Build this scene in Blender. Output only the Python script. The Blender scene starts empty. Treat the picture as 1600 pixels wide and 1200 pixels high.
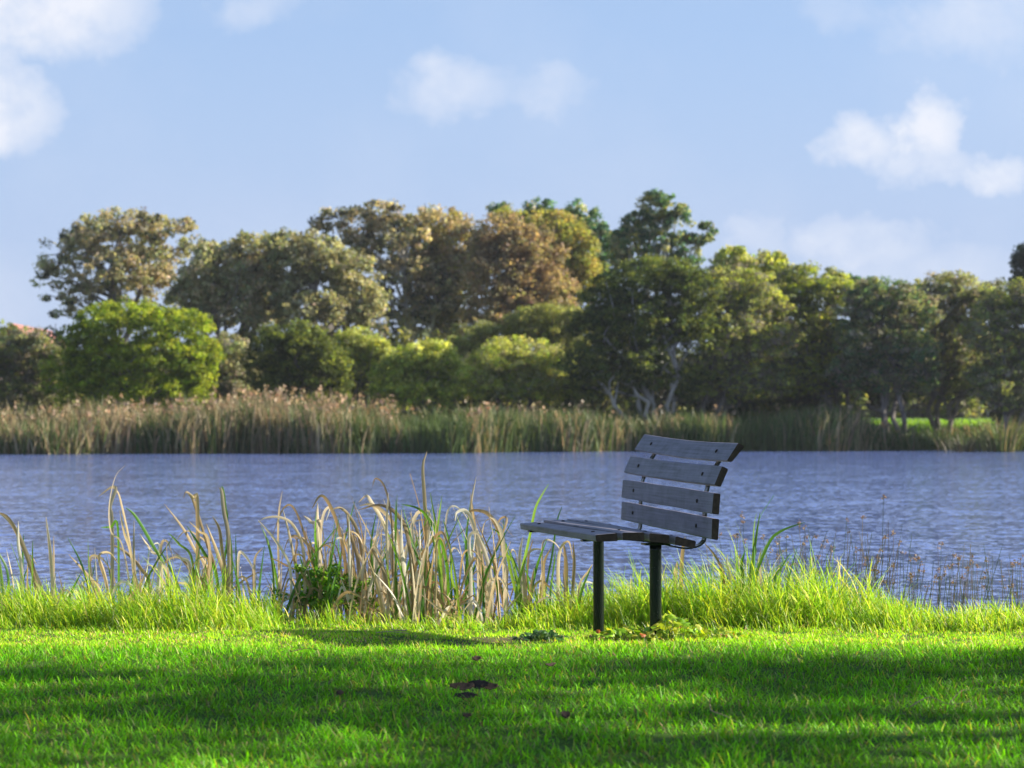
import bpy, math, random
import numpy as np
from mathutils import Vector

sc = bpy.context.scene
COL = sc.collection
# ------------------------------------------------------------------ camera
CAM_Z, F, HOR = 0.95, 3200.0, 660.0          # eye height, focal length and horizon in 1600x1200 photo pixels
cam = bpy.data.cameras.new('camera'); camo = bpy.data.objects.new('camera', cam); COL.objects.link(camo)
cam.sensor_width = 36; cam.lens = 72; cam.clip_start = 0.1; cam.clip_end = 6000
camo.location = (0, 0, CAM_Z)
camo.rotation_euler = (math.radians(90) + math.atan((HOR-600)/F), 0, 0)
cam.dof.use_dof = True; cam.dof.focus_distance = 9.6; cam.dof.aperture_fstop = 4.6
sc.camera = camo
sc.render.resolution_x, sc.render.resolution_y = 1024, 768
sc.view_settings.view_transform = 'Standard'; sc.view_settings.look = 'None'
sc.view_settings.gamma = 1; sc.view_settings.exposure = 1.25
# ------------------------------------------------------------------ sun and sky
SUN_EL, SUN_AZ = 26.0, 80.0                  # azimuth from +Y towards +X
_e, _a = math.radians(SUN_EL), math.radians(SUN_AZ)
SUN = Vector((math.sin(_a)*math.cos(_e), math.cos(_a)*math.cos(_e), math.sin(_e)))
sun = bpy.data.lights.new('sun', 'SUN'); suno = bpy.data.objects.new('sun', sun); COL.objects.link(suno)
sun.energy = 5.0; sun.angle = math.radians(0.5); sun.color = (1.0, 0.93, 0.82)
suno.rotation_euler = SUN.to_track_quat('Z', 'Y').to_euler()
w = bpy.data.worlds.new('World'); sc.world = w; w.use_nodes = True
nt = w.node_tree; N = nt.nodes; L = nt.links; N.clear()

def node(nt, t, **k):
    n = nt.nodes.new(t)
    for a, b in k.items():
        if a.startswith('i_'): n.inputs[int(a[2:])].default_value = b
        else: setattr(n, a, b)
    return n
def mth(nt, op, a, b=None, c=None, clamp=False):
    n = nt.nodes.new('ShaderNodeMath'); n.operation = op; n.use_clamp = clamp
    for i, v in enumerate((a, b, c)):
        if v is None: continue
        if hasattr(v, 'default_value') or hasattr(v, 'links'): nt.links.new(v, n.inputs[i])
        else: n.inputs[i].default_value = v
    return n.outputs[0]

sky = N.new('ShaderNodeTexSky'); sky.sky_type = 'NISHITA'; sky.sun_disc = False
sky.sun_elevation = _e; sky.sun_rotation = _a
sky.air_density = 1.0; sky.dust_density = 0.4; sky.ozone_density = 3.0
tc = N.new('ShaderNodeTexCoord'); sep = N.new('ShaderNodeSeparateXYZ'); L.new(tc.outputs['Generated'], sep.inputs[0])
yy = mth(nt, 'MAXIMUM', mth(nt, 'ABSOLUTE', sep.outputs[1]), 0.05)
ca = mth(nt, 'DIVIDE', sep.outputs[0], yy); cb = mth(nt, 'DIVIDE', sep.outputs[2], yy)
comb = N.new('ShaderNodeCombineXYZ'); L.new(ca, comb.inputs[0]); L.new(cb, comb.inputs[1])
nz = node(nt, 'ShaderNodeTexNoise'); nz.inputs['Scale'].default_value = 32; nz.inputs['Detail'].default_value = 7; nz.inputs['Roughness'].default_value = .62
L.new(comb.outputs[0], nz.inputs['Vector'])
nz2 = node(nt, 'ShaderNodeTexNoise'); nz2.inputs['Scale'].default_value = 9; nz2.inputs['Detail'].default_value = 4
L.new(comb.outputs[0], nz2.inputs['Vector'])
vs = N.new('ShaderNodeSeparateColor'); L.new(nz.outputs['Color'], vs.inputs[0])
wa = mth(nt, 'ADD', ca, mth(nt, 'MULTIPLY', mth(nt, 'SUBTRACT', vs.outputs[0], .5), .052))
wb = mth(nt, 'ADD', cb, mth(nt, 'MULTIPLY', mth(nt, 'SUBTRACT', vs.outputs[1], .5), .042))
CLOUDS = [(70, 10, 190, 95, 1.15), (5, 172, 95, 72, 1.1), (0, 90, 40, 100, .7), (705, 135, 105, 55, .62), (850, 140, 85, 40, .42),
          (1350, 222, 80, 50, .95), (1455, 205, 62, 80, 1.2), (1560, 275, 62, 42, .95), (1440, 262, 110, 40, .75), (1345, 380, 130, 42, .6),
          (1180, 372, 60, 40, .45), (1520, 40, 160, 75, .5), (1610, 0, 60, 90, .5), (395, 15, 75, 40, .4), (1310, 15, 90, 40, .28), (-60, 480, 150, 120, .3), (1450, 430, 300, 60, .35)]
acc = None
for (cx, cy, rx, ry, s) in CLOUDS:
    dx = mth(nt, 'DIVIDE', mth(nt, 'SUBTRACT', wa, (cx-800)/F), rx/F)
    dy = mth(nt, 'DIVIDE', mth(nt, 'SUBTRACT', wb, (HOR-cy)/F), ry/F)
    d2 = mth(nt, 'ADD', mth(nt, 'MULTIPLY', dx, dx), mth(nt, 'MULTIPLY', dy, dy))
    v = mth(nt, 'MULTIPLY', mth(nt, 'SUBTRACT', 1.15, d2, clamp=True), s)
    acc = v if acc is None else mth(nt, 'MAXIMUM', acc, v)
dens = mth(nt, 'ADD', acc, mth(nt, 'MULTIPLY', mth(nt, 'SUBTRACT', nz.outputs[0], .5), mth(nt, 'MULTIPLY', acc, 2.4)))
thin = mth(nt, 'MULTIPLY', mth(nt, 'SUBTRACT', nz2.outputs[0], .44, clamp=True), .7)
dens = mth(nt, 'MULTIPLY', mth(nt, 'MAXIMUM', dens, thin), .74, clamp=True)
tint = node(nt, 'ShaderNodeMix', data_type='RGBA', blend_type='MULTIPLY'); tint.inputs[0].default_value = 1
grad = node(nt, 'ShaderNodeMix', data_type='RGBA'); L.new(mth(nt, 'MULTIPLY', mth(nt, 'MAXIMUM', cb, 0.0), 5.2, clamp=True), grad.inputs[0])
grad.inputs[6].default_value = (3.0, 3.72, 4.75, 1); grad.inputs[7].default_value = (2.3, 3.4, 5.0, 1)     # low sky: pale blue at the horizon, deeper above
low = node(nt, 'ShaderNodeMix', data_type='RGBA'); L.new(mth(nt, 'MULTIPLY', mth(nt, 'SUBTRACT', .55, sep.outputs[2], clamp=True), 2.2, clamp=True), low.inputs[0])
L.new(sky.outputs[0], low.inputs[6]); L.new(grad.outputs[2], low.inputs[7]); L.new(low.outputs[2], tint.inputs[6]); tint.inputs[7].default_value = (1.05, 1.0, 1.03, 1)
SKYTINT = tint
mix = node(nt, 'ShaderNodeMix', data_type='RGBA'); L.new(dens, mix.inputs[0]); L.new(tint.outputs[2], mix.inputs[6])
mix.inputs[7].default_value = (5.0, 5.2, 5.8, 1)
CLOUDMIX = mix
bg = N.new('ShaderNodeBackground'); bg.inputs[1].default_value = 0.072; L.new(mix.outputs[2], bg.inputs[0])
wo = N.new('ShaderNodeOutputWorld'); L.new(bg.outputs[0], wo.inputs[0])

# ------------------------------------------------------------------ helpers
def W(px, py, Y):                             # a point at distance Y seen at photo pixel (px, py)
    return Vector(((px-800)/F*Y, Y, CAM_Z - (py-HOR)/F*Y))
def tag(o, label=None, cat=None, group=None, kind=None):
    if label: o['label'] = label
    if cat: o['category'] = cat
    if group: o['group'] = group
    if kind: o['kind'] = kind
    return o
def empty(name, loc):
    o = bpy.data.objects.new(name, None); o.location = loc; o.empty_display_size = .2; COL.objects.link(o); return o
def mesh_obj(name, V, faces, mat, parent=None, col=None, smooth=False):
    """V (n,3) world coordinates; faces: list of int arrays (m,k)"""
    V = np.asarray(V, np.float32).reshape(-1, 3)
    if parent is not None: V = V - np.array(parent.location, np.float32)
    faces = [np.asarray(f, np.int32) for f in faces if len(f)]
    me = bpy.data.meshes.new(name)
    me.vertices.add(len(V)); me.vertices.foreach_set('co', V.ravel())
    nl = sum(f.size for f in faces); nf = sum(len(f) for f in faces)
    me.loops.add(nl); me.polygons.add(nf)
    me.loops.foreach_set('vertex_index', np.concatenate([f.ravel() for f in faces]))
    tot = np.concatenate([np.full(len(f), f.shape[1], np.int32) for f in faces])
    st = np.concatenate([[0], np.cumsum(tot)[:-1]]).astype(np.int32)
    me.polygons.foreach_set('loop_start', st)
    me.polygons.foreach_set('use_smooth', np.full(nf, smooth))
    if col is not None:
        c = np.ones((len(V), 4), np.float32); c[:, :3] = np.clip(col, 0, 1)
        at = me.color_attributes.new('tint', 'FLOAT_COLOR', 'POINT'); at.data.foreach_set('color', c.ravel())
    me.update(calc_edges=True)
    me.materials.append(mat)
    o = bpy.data.objects.new(name, me); COL.objects.link(o)
    if parent is not None: o.parent = parent
    return o
def recentre(o):                              # move a top-level mesh's origin to its own base
    me = o.data; n = len(me.vertices); a = np.empty(n*3, np.float32); me.vertices.foreach_get('co', a); a = a.reshape(-1, 3)
    c = np.array([(a[:, 0].min()+a[:, 0].max())/2, (a[:, 1].min()+a[:, 1].max())/2, a[:, 2].min()], np.float32)
    me.vertices.foreach_set('co', (a-c).ravel()); o.location = [float(q) for q in c]; me.update()
def tube(pts, rad, sides=7, caps=True):
    pts = np.asarray(pts, float); n = len(pts); rad = np.broadcast_to(np.asarray(rad, float), (n,))
    t = np.gradient(pts, axis=0); t /= np.linalg.norm(t, axis=1, keepdims=True)+1e-9
    ref = np.array([0, 0, 1.]) if abs(t[:, 2]).mean() < .8 else np.array([0, 1., 0])
    u = np.cross(t, ref); u /= np.linalg.norm(u, axis=1, keepdims=True)+1e-9; v = np.cross(t, u)
    a = np.linspace(0, 2*math.pi, sides, endpoint=False)
    V = pts[:, None] + rad[:, None, None]*(np.cos(a)[None, :, None]*u[:, None] + np.sin(a)[None, :, None]*v[:, None])
    i = np.arange(n-1)[:, None]*sides; j = np.arange(sides)[None]; k = (j+1) % sides
    Q = np.stack([i+j, i+k, i+sides+k, i+sides+j], -1).reshape(-1, 4)
    V = V.reshape(-1, 3); fs = [Q]
    if caps: fs += [np.arange(sides)[::-1][None], (np.arange(sides)+(n-1)*sides)[None]]
    return V, fs
class Parts:                                   # gathers shapes that make up ONE object
    def __init__(s): s.V = []; s.F = {}; s.C = []; s.n = 0
    def add(s, V, fs, col=None):
        V = np.asarray(V, float).reshape(-1, 3)
        for f in fs:
            f = np.asarray(f); s.F.setdefault(f.shape[1], []).append(f+s.n)
        s.V.append(V); s.n += len(V)
        c = np.ones((len(V), 3))*.5 if col is None else np.broadcast_to(np.asarray(col, float), (len(V), 3)); s.C.append(c)
    def build(s, name, mat, parent=None, smooth=False):
        return mesh_obj(name, np.concatenate(s.V), [np.concatenate(v) for v in s.F.values()], mat, parent, np.concatenate(s.C), smooth)

def mat_new(name):
    m = bpy.data.materials.new(name); m.use_nodes = True; nt = m.node_tree; nt.nodes.clear()
    out = nt.nodes.new('ShaderNodeOutputMaterial'); return m, nt, out
def foliage_mat(name, trans=0.35, rough=0.5, tmul=(1.0, 1.0, 1.0), spec=.3):
    m, nt, out = mat_new(name)
    at = node(nt, 'ShaderNodeAttribute', attribute_name='tint')
    p = nt.nodes.new('ShaderNodeBsdfPrincipled'); p.inputs['Roughness'].default_value = rough
    p.inputs['Specular IOR Level'].default_value = spec
    nt.links.new(at.outputs['Color'], p.inputs['Base Color'])
    t = nt.nodes.new('ShaderNodeBsdfTranslucent')
    mu = node(nt, 'ShaderNodeMix', data_type='RGBA', blend_type='MULTIPLY'); mu.inputs[0].default_value = 1
    nt.links.new(at.outputs['Color'], mu.inputs[6]); mu.inputs[7].default_value = (*tmul, 1)
    nt.links.new(mu.outputs[2], t.inputs[0])
    mx = nt.nodes.new('ShaderNodeMixShader'); mx.inputs[0].default_value = trans
    nt.links.new(p.outputs[0], mx.inputs[1]); nt.links.new(t.outputs[0], mx.inputs[2]); nt.links.new(mx.outputs[0], out.inputs[0])
    return m
def simple_mat(name, c1, c2, scale=8, rough=.8, bump=.3, detail=6, spec=.3, stretch=None):
    m, nt, out = mat_new(name)
    p = nt.nodes.new('ShaderNodeBsdfPrincipled'); p.inputs['Roughness'].default_value = rough; p.inputs['Specular IOR Level'].default_value = spec
    t = nt.nodes.new('ShaderNodeTexCoord'); mp = nt.nodes.new('ShaderNodeMapping'); nt.links.new(t.outputs['Object'], mp.inputs[0])
    if stretch: mp.inputs['Scale'].default_value = stretch
    n = nt.nodes.new('ShaderNodeTexNoise'); n.inputs['Scale'].default_value = scale; n.inputs['Detail'].default_value = detail
    nt.links.new(mp.outputs[0], n.inputs['Vector'])
    r = nt.nodes.new('ShaderNodeValToRGB'); r.color_ramp.elements[0].position = .3; r.color_ramp.elements[1].position = .7
    r.color_ramp.elements[0].color = (*c1, 1); r.color_ramp.elements[1].color = (*c2, 1)
    nt.links.new(n.outputs[0], r.inputs[0]); nt.links.new(r.outputs[0], p.inputs['Base Color'])
    b = nt.nodes.new('ShaderNodeBump'); b.inputs['Strength'].default_value = bump; nt.links.new(n.outputs[0], b.inputs['Height']); nt.links.new(b.outputs[0], p.inputs['Normal'])
    nt.links.new(p.outputs[0], out.inputs[0]); return m

M_lawn = foliage_mat('lawn_blades', .45, .5, (1.2, 1.3, .3), .2)
M_tall = foliage_mat('tall_grass_blades', .52, .45, (1.3, 1.2, .6), .35)
M_dry = foliage_mat('dry_reed', .3, .55, (1.2, 1.0, .8), .3)
M_leaf = foliage_mat('tree_leaves', .5, .6, (1.2, 1.2, .6), .2)
M_weed = foliage_mat('weed_leaves', .4, .4, (1.3, 1.2, .5), .4)
M_bark = simple_mat('grey_bark', (.10, .085, .07), (.27, .235, .2), 3, .9, .5)
M_palebark = simple_mat('pale_bark', (.28, .25, .21), (.55, .51, .45), 2, .85, .4)

# ------------------------------------------------------------------ ground
def sstep(a, b, x): t = np.clip((x-a)/(b-a), 0, 1); return t*t*(3-2*t)
def lip(x): return 10.95 + .16*np.sin(x*1.7+.6) + .08*np.sin(x*4.3) + .004*x*x     # edge of the grassy bank
def shore(x): return 88.0 + 11*sstep(-18, 22, x) - 5.5*sstep(22, 30, x) + 1.1*np.sin(x*.35) + .5*np.sin(x*1.1+1)   # far waterline
def ground_z(x, y):
    x = np.asarray(x, float); y = np.asarray(y, float)
    z = -.06*np.clip(y-8.5, 0, 2) + .012*np.sin(x*2.1+y)*np.sin(y*1.3-x*.7) - .00*x
    l = lip(x); z = z - (1.1)*sstep(0, 2.6, y-l)
    s = shore(x)
    z = np.where(y > s-6, -1.4 + 1.28*sstep(-2.4, 3.2, y-s) + 1.35*sstep(103, 128, y), z)
    return z
WATER_Z = -.40
xs = np.concatenate([[-2500, -900, -350, -150], np.arange(-80, -12, 4.), np.arange(-12, -6, 1.), np.arange(-6, 6.01, .12), np.arange(7, 12, 1.), np.arange(12, 80, 4.), [150, 350, 900, 2500]])
ys = np.concatenate([[-900, -200, -50, -10], np.arange(-4, 4, 1.), np.arange(4, 15, .12), np.arange(16, 80, 6.), np.arange(80, 112, .8), np.arange(115, 200, 12), [260, 500, 1200, 4000]])
X, Y = np.meshgrid(xs, ys, indexing='ij'); Z = ground_z(X, Y)
V = np.stack([X, Y, Z], -1).reshape(-1, 3); ny = len(ys)
ii = (np.arange(len(xs)-1)[:, None]*ny + np.arange(ny-1)[None]).ravel()
Q = np.stack([ii, ii+ny, ii+ny+1, ii+1], -1)
mg, nt, out = mat_new('soil_and_turf')
p = nt.nodes.new('ShaderNodeBsdfPrincipled'); p.inputs['Roughness'].default_value = .95; p.inputs['Specular IOR Level'].default_value = .1
t = nt.nodes.new('ShaderNodeTexCoord'); n1 = nt.nodes.new('ShaderNodeTexNoise'); n1.inputs['Scale'].default_value = 14; n1.inputs['Detail'].default_value = 8
nt.links.new(t.outputs['Object'], n1.inputs['Vector'])
r = nt.nodes.new('ShaderNodeValToRGB'); e = r.color_ramp.elements; e[0].position = .35; e[0].color = (.07, .05, .028, 1); e[1].position = .65; e[1].color = (.2, .14, .085, 1)
nt.links.new(n1.outputs[0], r.inputs[0])
at = node(nt, 'ShaderNodeAttribute', attribute_name='tint')
mx = node(nt, 'ShaderNodeMix', data_type='RGBA'); sp = nt.nodes.new('ShaderNodeSeparateColor'); nt.links.new(at.outputs['Color'], sp.inputs[0])
nt.links.new(sp.outputs[0], mx.inputs[0]); nt.links.new(r.outputs[0], mx.inputs[6]); mx.inputs[7].default_value = (.05, .11, .012, 1)
nt.links.new(mx.outputs[2], p.inputs['Base Color'])
b = nt.nodes.new('ShaderNodeBump'); b.inputs['Strength'].default_value = .6; b.inputs['Distance'].default_value = .02; nt.links.new(n1.outputs[0], b.inputs['Height']); nt.links.new(b.outputs[0], p.inputs['Normal'])
nt.links.new(p.outputs[0], out.inputs[0])

def soil_mask(x, y):                           # 1 where the turf is worn to bare soil
    x = np.asarray(x, float); y = np.asarray(y, float); m = np.zeros(np.broadcast(x, y).shape)
    for (px, py, rx, ry) in [(795, 986, 75, 13), (815, 985, 30, 9), (705, 991, 22, 5), (760, 1001, 70, 4), (620, 990, 26, 3), (1310, 990, 18, 3), (690, 1004, 30, 3), (745, 1083, 30, 6)]:
        Yd = .98*F/(py-HOR); cx = (px-800)/F*Yd; Rx = rx/F*Yd; Ry = ry/F*Yd*Yd/.98
        wob = .25*np.sin(x*31+py)*np.sin(y*23) + .2*np.sin(x*67+y*41)
        m = np.maximum(m, 1.1 - ((x-cx)/Rx)**2 - ((y-Yd)/Ry)**2 + wob)
    return np.clip(m*1.3, 0, 1)
gm = np.where(Y < lip(X), .95-.75*soil_mask(X, Y), np.where(Y > shore(X)+3, .9, .1)).ravel()
g = mesh_obj('ground', V, [Q], mg, None, np.stack([gm]*3, -1), True); tag(g, kind='structure')

# ------------------------------------------------------------------ lake
mw, nt, out = mat_new('lake_water')
p = nt.nodes.new('ShaderNodeBsdfPrincipled'); p.inputs['Base Color'].default_value = (.11, .16, .37, 1); p.inputs['Roughness'].default_value = .1; p.inputs['IOR'].default_value = 1.33
p.inputs['Specular IOR Level'].default_value = .5
t = nt.nodes.new('ShaderNodeTexCoord')
hx = hy = None
for (sx, sy, scl, wt, det) in [(1.0, 1.3, 2.0, .38, 2), (1, .9, 6.0, .6, 2), (1, .8, 13, .6, 2), (1, 2.0, .3, .16, 2)]:
    mp = nt.nodes.new('ShaderNodeMapping'); mp.inputs['Scale'].default_value = (sx, sy, 1); mp.inputs['Rotation'].default_value = (0, 0, math.radians(8))
    nt.links.new(t.outputs['Object'], mp.inputs[0])
    n = nt.nodes.new('ShaderNodeTexNoise'); n.inputs['Scale'].default_value = scl; n.inputs['Detail'].default_value = det; n.inputs['Distortion'].default_value = .3
    nt.links.new(mp.outputs[0], n.inputs['Vector']); sc_ = nt.nodes.new('ShaderNodeSeparateColor'); nt.links.new(n.outputs['Color'], sc_.inputs[0])
    vx = mth(nt, 'MULTIPLY', mth(nt, 'SUBTRACT', sc_.outputs[0], .5), wt*.7); vy = mth(nt, 'MULTIPLY', mth(nt, 'SUBTRACT', sc_.outputs[1], .5), wt*1.25)
    hx = vx if hx is None else mth(nt, 'ADD', hx, vx); hy = vy if hy is None else mth(nt, 'ADD', hy, vy)
cb_ = nt.nodes.new('ShaderNodeCombineXYZ'); nt.links.new(hx, cb_.inputs[0]); nt.links.new(hy, cb_.inputs[1]); cb_.inputs[2].default_value = 1
vn = nt.nodes.new('ShaderNodeVectorMath'); vn.operation = 'NORMALIZE'; nt.links.new(cb_.outputs[0], vn.inputs[0])
nt.links.new(vn.outputs[0], p.inputs['Normal']); nt.links.new(p.outputs[0], out.inputs[0])
V = [(-1500, 10, WATER_Z), (1500, 10, WATER_Z), (1500, 112, WATER_Z), (-1500, 112, WATER_Z)]
tag(mesh_obj('lake', V, [[[0, 1, 2, 3]]], mw), kind='structure')

# ------------------------------------------------------------------ blades
def blades(roots, h, wd, az, th0, kap, k=3, pw=1.0, twist=None, rng=None, c0=None, c1=None):
    """ribbons that grow from roots: arrays per blade; returns V, faces, colours"""
    n = len(roots); P = roots.astype(float).copy(); pts = [P.copy()]
    dh = np.stack([np.cos(az), np.sin(az), np.zeros(n)], -1)
    for i in range(k):
        th = th0 + kap*((i+.5)/k)**pw
        P = P + (h/k)[:, None]*(np.sin(th)[:, None]*dh + np.cos(th)[:, None]*np.array([0, 0, 1.])); pts.append(P.copy())
    tw = az + math.pi/2 + (rng.normal(0, .5, n) if twist is None else twist)
    sd = np.stack([np.cos(tw), np.sin(tw), np.zeros(n)], -1)
    V = np.empty((n, 2*k+1, 3)); C = np.empty((n, 2*k+1, 3))
    for i in range(k):
        f = i/k; ww = wd*(1-.55*f*f)*(.75 if i == 0 else 1)
        V[:, 2*i] = pts[i]-sd*ww[:, None]/2; V[:, 2*i+1] = pts[i]+sd*ww[:, None]/2
        c = c0*(1-f)+c1*f; C[:, 2*i] = c; C[:, 2*i+1] = c
    V[:, 2*k] = pts[k]; C[:, 2*k] = c1
    base = (np.arange(n)*(2*k+1))[:, None]
    q = [np.stack([base[:, 0]+2*i, base[:, 0]+2*i+1, base[:, 0]+2*i+3, base[:, 0]+2*i+2], -1) for i in range(k-1)]
    tr = np.stack([base[:, 0]+2*k-2, base[:, 0]+2*k-1, base[:, 0]+2*k], -1)
    fs = ([np.concatenate(q)] if q else []) + [tr]
    return V.reshape(-1, 3), fs, C.reshape(-1, 3)
def jit(base, n, rng, s=.18, hs=.1):
    c = np.tile(np.asarray(base, float), (n, 1)); c *= (1+rng.normal(0, s, (n, 1))); c *= (1+rng.normal(0, hs, (n, 3))); return np.clip(c, .005, .9)
def vnoise(x, y, s, seed=0):                   # cheap smooth noise
    r = np.random.default_rng(seed); v = 0
    for i in range(6):
        a = r.uniform(0, 6.28); f = s*r.uniform(.6, 1.8); v = v + np.sin((x*math.cos(a)+y*math.sin(a))*f + r.uniform(0, 6.28))
    return v/6*1.7

rng = np.random.default_rng(5)
n = 240000
y = 4.6 + (11.15-4.6)*rng.random(n)**.85; x = (rng.random(n)*2-1)*(.27*y+1.1)
keep = (y < lip(x)+.1)
sm = soil_mask(x, y); cl = vnoise(x, y, 22, 3); cl2 = vnoise(x, y, 7, 4)
keep &= (rng.random(n) > sm*.93) & (rng.random(n) > np.clip(-.15-cl*.6, 0, .6))
x, y, cl, cl2 = x[keep], y[keep], cl[keep], cl2[keep]; n = len(x)
R = np.stack([x, y, ground_z(x, y)-.004], -1)
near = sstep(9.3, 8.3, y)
h = (.021+.016*near + .010*np.clip(cl, -1, 1)+.006*cl2)*rng.uniform(.55, 1.45, n); h = np.clip(h, .012, .1)
wd = rng.uniform(.0026, .0052, n)
base = np.where(rng.random(n)[:, None] < .10, np.array([.42, .46, .10]), np.array([.18, .49, .010]))
dryf = rng.random(n) < .06+.05*(1-near)
base = np.where(dryf[:, None], np.array([.34, .27, .13]), base)
base = base*(1+(np.array([2.5, 1.7, 2.4])-1)*(1-near)[:, None])  # sunlit strip round the bench: sun brightness painted into the far blades' colour
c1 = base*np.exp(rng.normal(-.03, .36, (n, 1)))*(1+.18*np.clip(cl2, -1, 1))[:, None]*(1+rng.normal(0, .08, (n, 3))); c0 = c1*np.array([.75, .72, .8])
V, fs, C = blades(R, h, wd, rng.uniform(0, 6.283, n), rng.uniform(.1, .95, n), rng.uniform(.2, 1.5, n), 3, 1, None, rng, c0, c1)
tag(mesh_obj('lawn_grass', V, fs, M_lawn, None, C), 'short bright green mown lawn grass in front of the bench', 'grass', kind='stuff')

# long grass on the bank
def tallh(x, y):
    px = 800 + x/y*F
    t = np.interp(px, [-400, 0, 60, 250, 300, 400, 430, 520, 600, 800, 850, 920, 960, 1080, 1150, 1260, 1340, 1400, 1470, 1600, 2000],
                      [.22, .22, .18, .20, .27, .19, .13, .11, .09, .09, .16, .18, .24, .28, .31, .30, .27, .17, .11, .13, .2])
    return t
n = 62000
x = rng.uniform(-4.6, 4.8, n); y = lip(x) + np.where(rng.random(n) < .35, rng.uniform(-.55, -.1, n), rng.uniform(-.28, .75, n))
front = sstep(-.55, .0, y-lip(x)); tuft = vnoise(x, y, 12, 9)
px = 800+x/y*F
dens = np.interp(px, [0, 420, 450, 800, 840, 1600], [.95, .95, .3, .22, .9, .9])*(.55+.45*front)
keep = (rng.random(n) < dens*np.clip(.75+tuft*.5, .2, 1)); x, y, front, tuft = x[keep], y[keep], front[keep], tuft[keep]; n = len(x)
R = np.stack([x, y, ground_z(x, y)-.01], -1)
h = tallh(x, y)*(.16+.84*front)*np.clip(1+.35*tuft, .4, 1.5)*rng.uniform(.5, 1.35, n) + np.clip(-.1-ground_z(x, y), 0, .5)*.45
base = np.where(rng.random(n)[:, None] < .14, np.array([.72, .70, .38]), np.array([.30, .54, .04]))
base = np.where((rng.random(n) < .35)[:, None], np.array([.50, .62, .06]), base)
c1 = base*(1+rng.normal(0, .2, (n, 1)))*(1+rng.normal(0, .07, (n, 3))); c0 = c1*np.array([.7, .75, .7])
az = np.where(rng.random(n) < .65, rng.normal(-2.4, 1.0, n), rng.uniform(0, 6.28, n))
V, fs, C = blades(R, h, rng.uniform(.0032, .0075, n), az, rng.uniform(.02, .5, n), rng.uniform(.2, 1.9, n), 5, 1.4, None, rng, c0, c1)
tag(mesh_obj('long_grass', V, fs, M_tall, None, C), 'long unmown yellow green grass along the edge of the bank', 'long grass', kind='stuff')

# ------------------------------------------------------------------ bench
P0 = W(1111, 842.5, 9.2); P1 = W(970, 812, 10.65)
E = (P1-P0); E.z = 0; BL = E.length; E.normalize(); U = Vector((E.y, -E.x, 0))      # E runs along the slats, U from seat front to back
def near_uw(zx, zy, t=0):                      # photo-derived profile coordinates on the plane across the bench at distance t along it
    px, py = 760+.3*zx, 640+.3*zy
    d = Vector(((px-800)/F, 1, -(py-HOR)/F)); O = Vector((0, 0, CAM_Z)); A = P0+E*t
    s = (A-O).dot(E)/d.dot(E); q = O+d*s - Vector((P0.x, P0.y, 0)); return q.dot(U), q.z
def bpt(u, wz, t): return Vector((P0.x, P0.y, 0)) + U*u + E*t + Vector((0, 0, wz))
mwood, nt, out = mat_new('weathered_wood')
p = nt.nodes.new('ShaderNodeBsdfPrincipled'); p.inputs['Roughness'].default_value = .55; p.inputs['Specular IOR Level'].default_value = .4
t = nt.nodes.new('ShaderNodeTexCoord'); mp = nt.nodes.new('ShaderNodeMapping'); mp.inputs['Scale'].default_value = (110, 3, 110); nt.links.new(t.outputs['Object'], mp.inputs[0])
mp.inputs['Rotation'].default_value = (0, 0, 0)
n1 = nt.nodes.new('ShaderNodeTexNoise'); n1.inputs['Scale'].default_value = 1; n1.inputs['Detail'].default_value = 8; nt.links.new(mp.outputs[0], n1.inputs['Vector'])
n2 = nt.nodes.new('ShaderNodeTexNoise'); n2.inputs['Scale'].default_value = 9; n2.inputs['Detail'].default_value = 7; n2.inputs['Roughness'].default_value = .7; nt.links.new(t.outputs['Object'], n2.inputs['Vector'])
s_ = mth(nt, 'ADD', mth(nt, 'MULTIPLY', n1.outputs[0], .45), mth(nt, 'MULTIPLY', n2.outputs[0], .55))
r = nt.nodes.new('ShaderNodeValToRGB'); e = r.color_ramp.elements; e[0].position = .36; e[0].color = (.10, .09, .104, 1); e[1].position = .72; e[1].color = (.27, .25, .31, 1)
q = e.new(.5); q.color = (.17, .155, .19, 1)
nt.links.new(s_, r.inputs[0]); nt.links.new(r.outputs[0], p.inputs['Base Color'])
b = nt.nodes.new('ShaderNodeBump'); b.inputs['Strength'].default_value = .5; b.inputs['Distance'].default_value = .003; nt.links.new(s_, b.inputs['Height']); nt.links.new(b.outputs[0], p.inputs['Normal'])
nt.links.new(p.outputs[0], out.inputs[0])
mend = simple_mat('dark_end_grain', (.008, .006, .005), (.03, .022, .017), 60, .8, .4)
mmetal = simple_mat('dark_green_paint', (.003, .006, .006), (.007, .012, .012), 30, .25, .05, spec=.35)
mbolt = simple_mat('rusty_bolt', (.02, .015, .012), (.05, .035, .025), 80, .6, .2)

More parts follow.
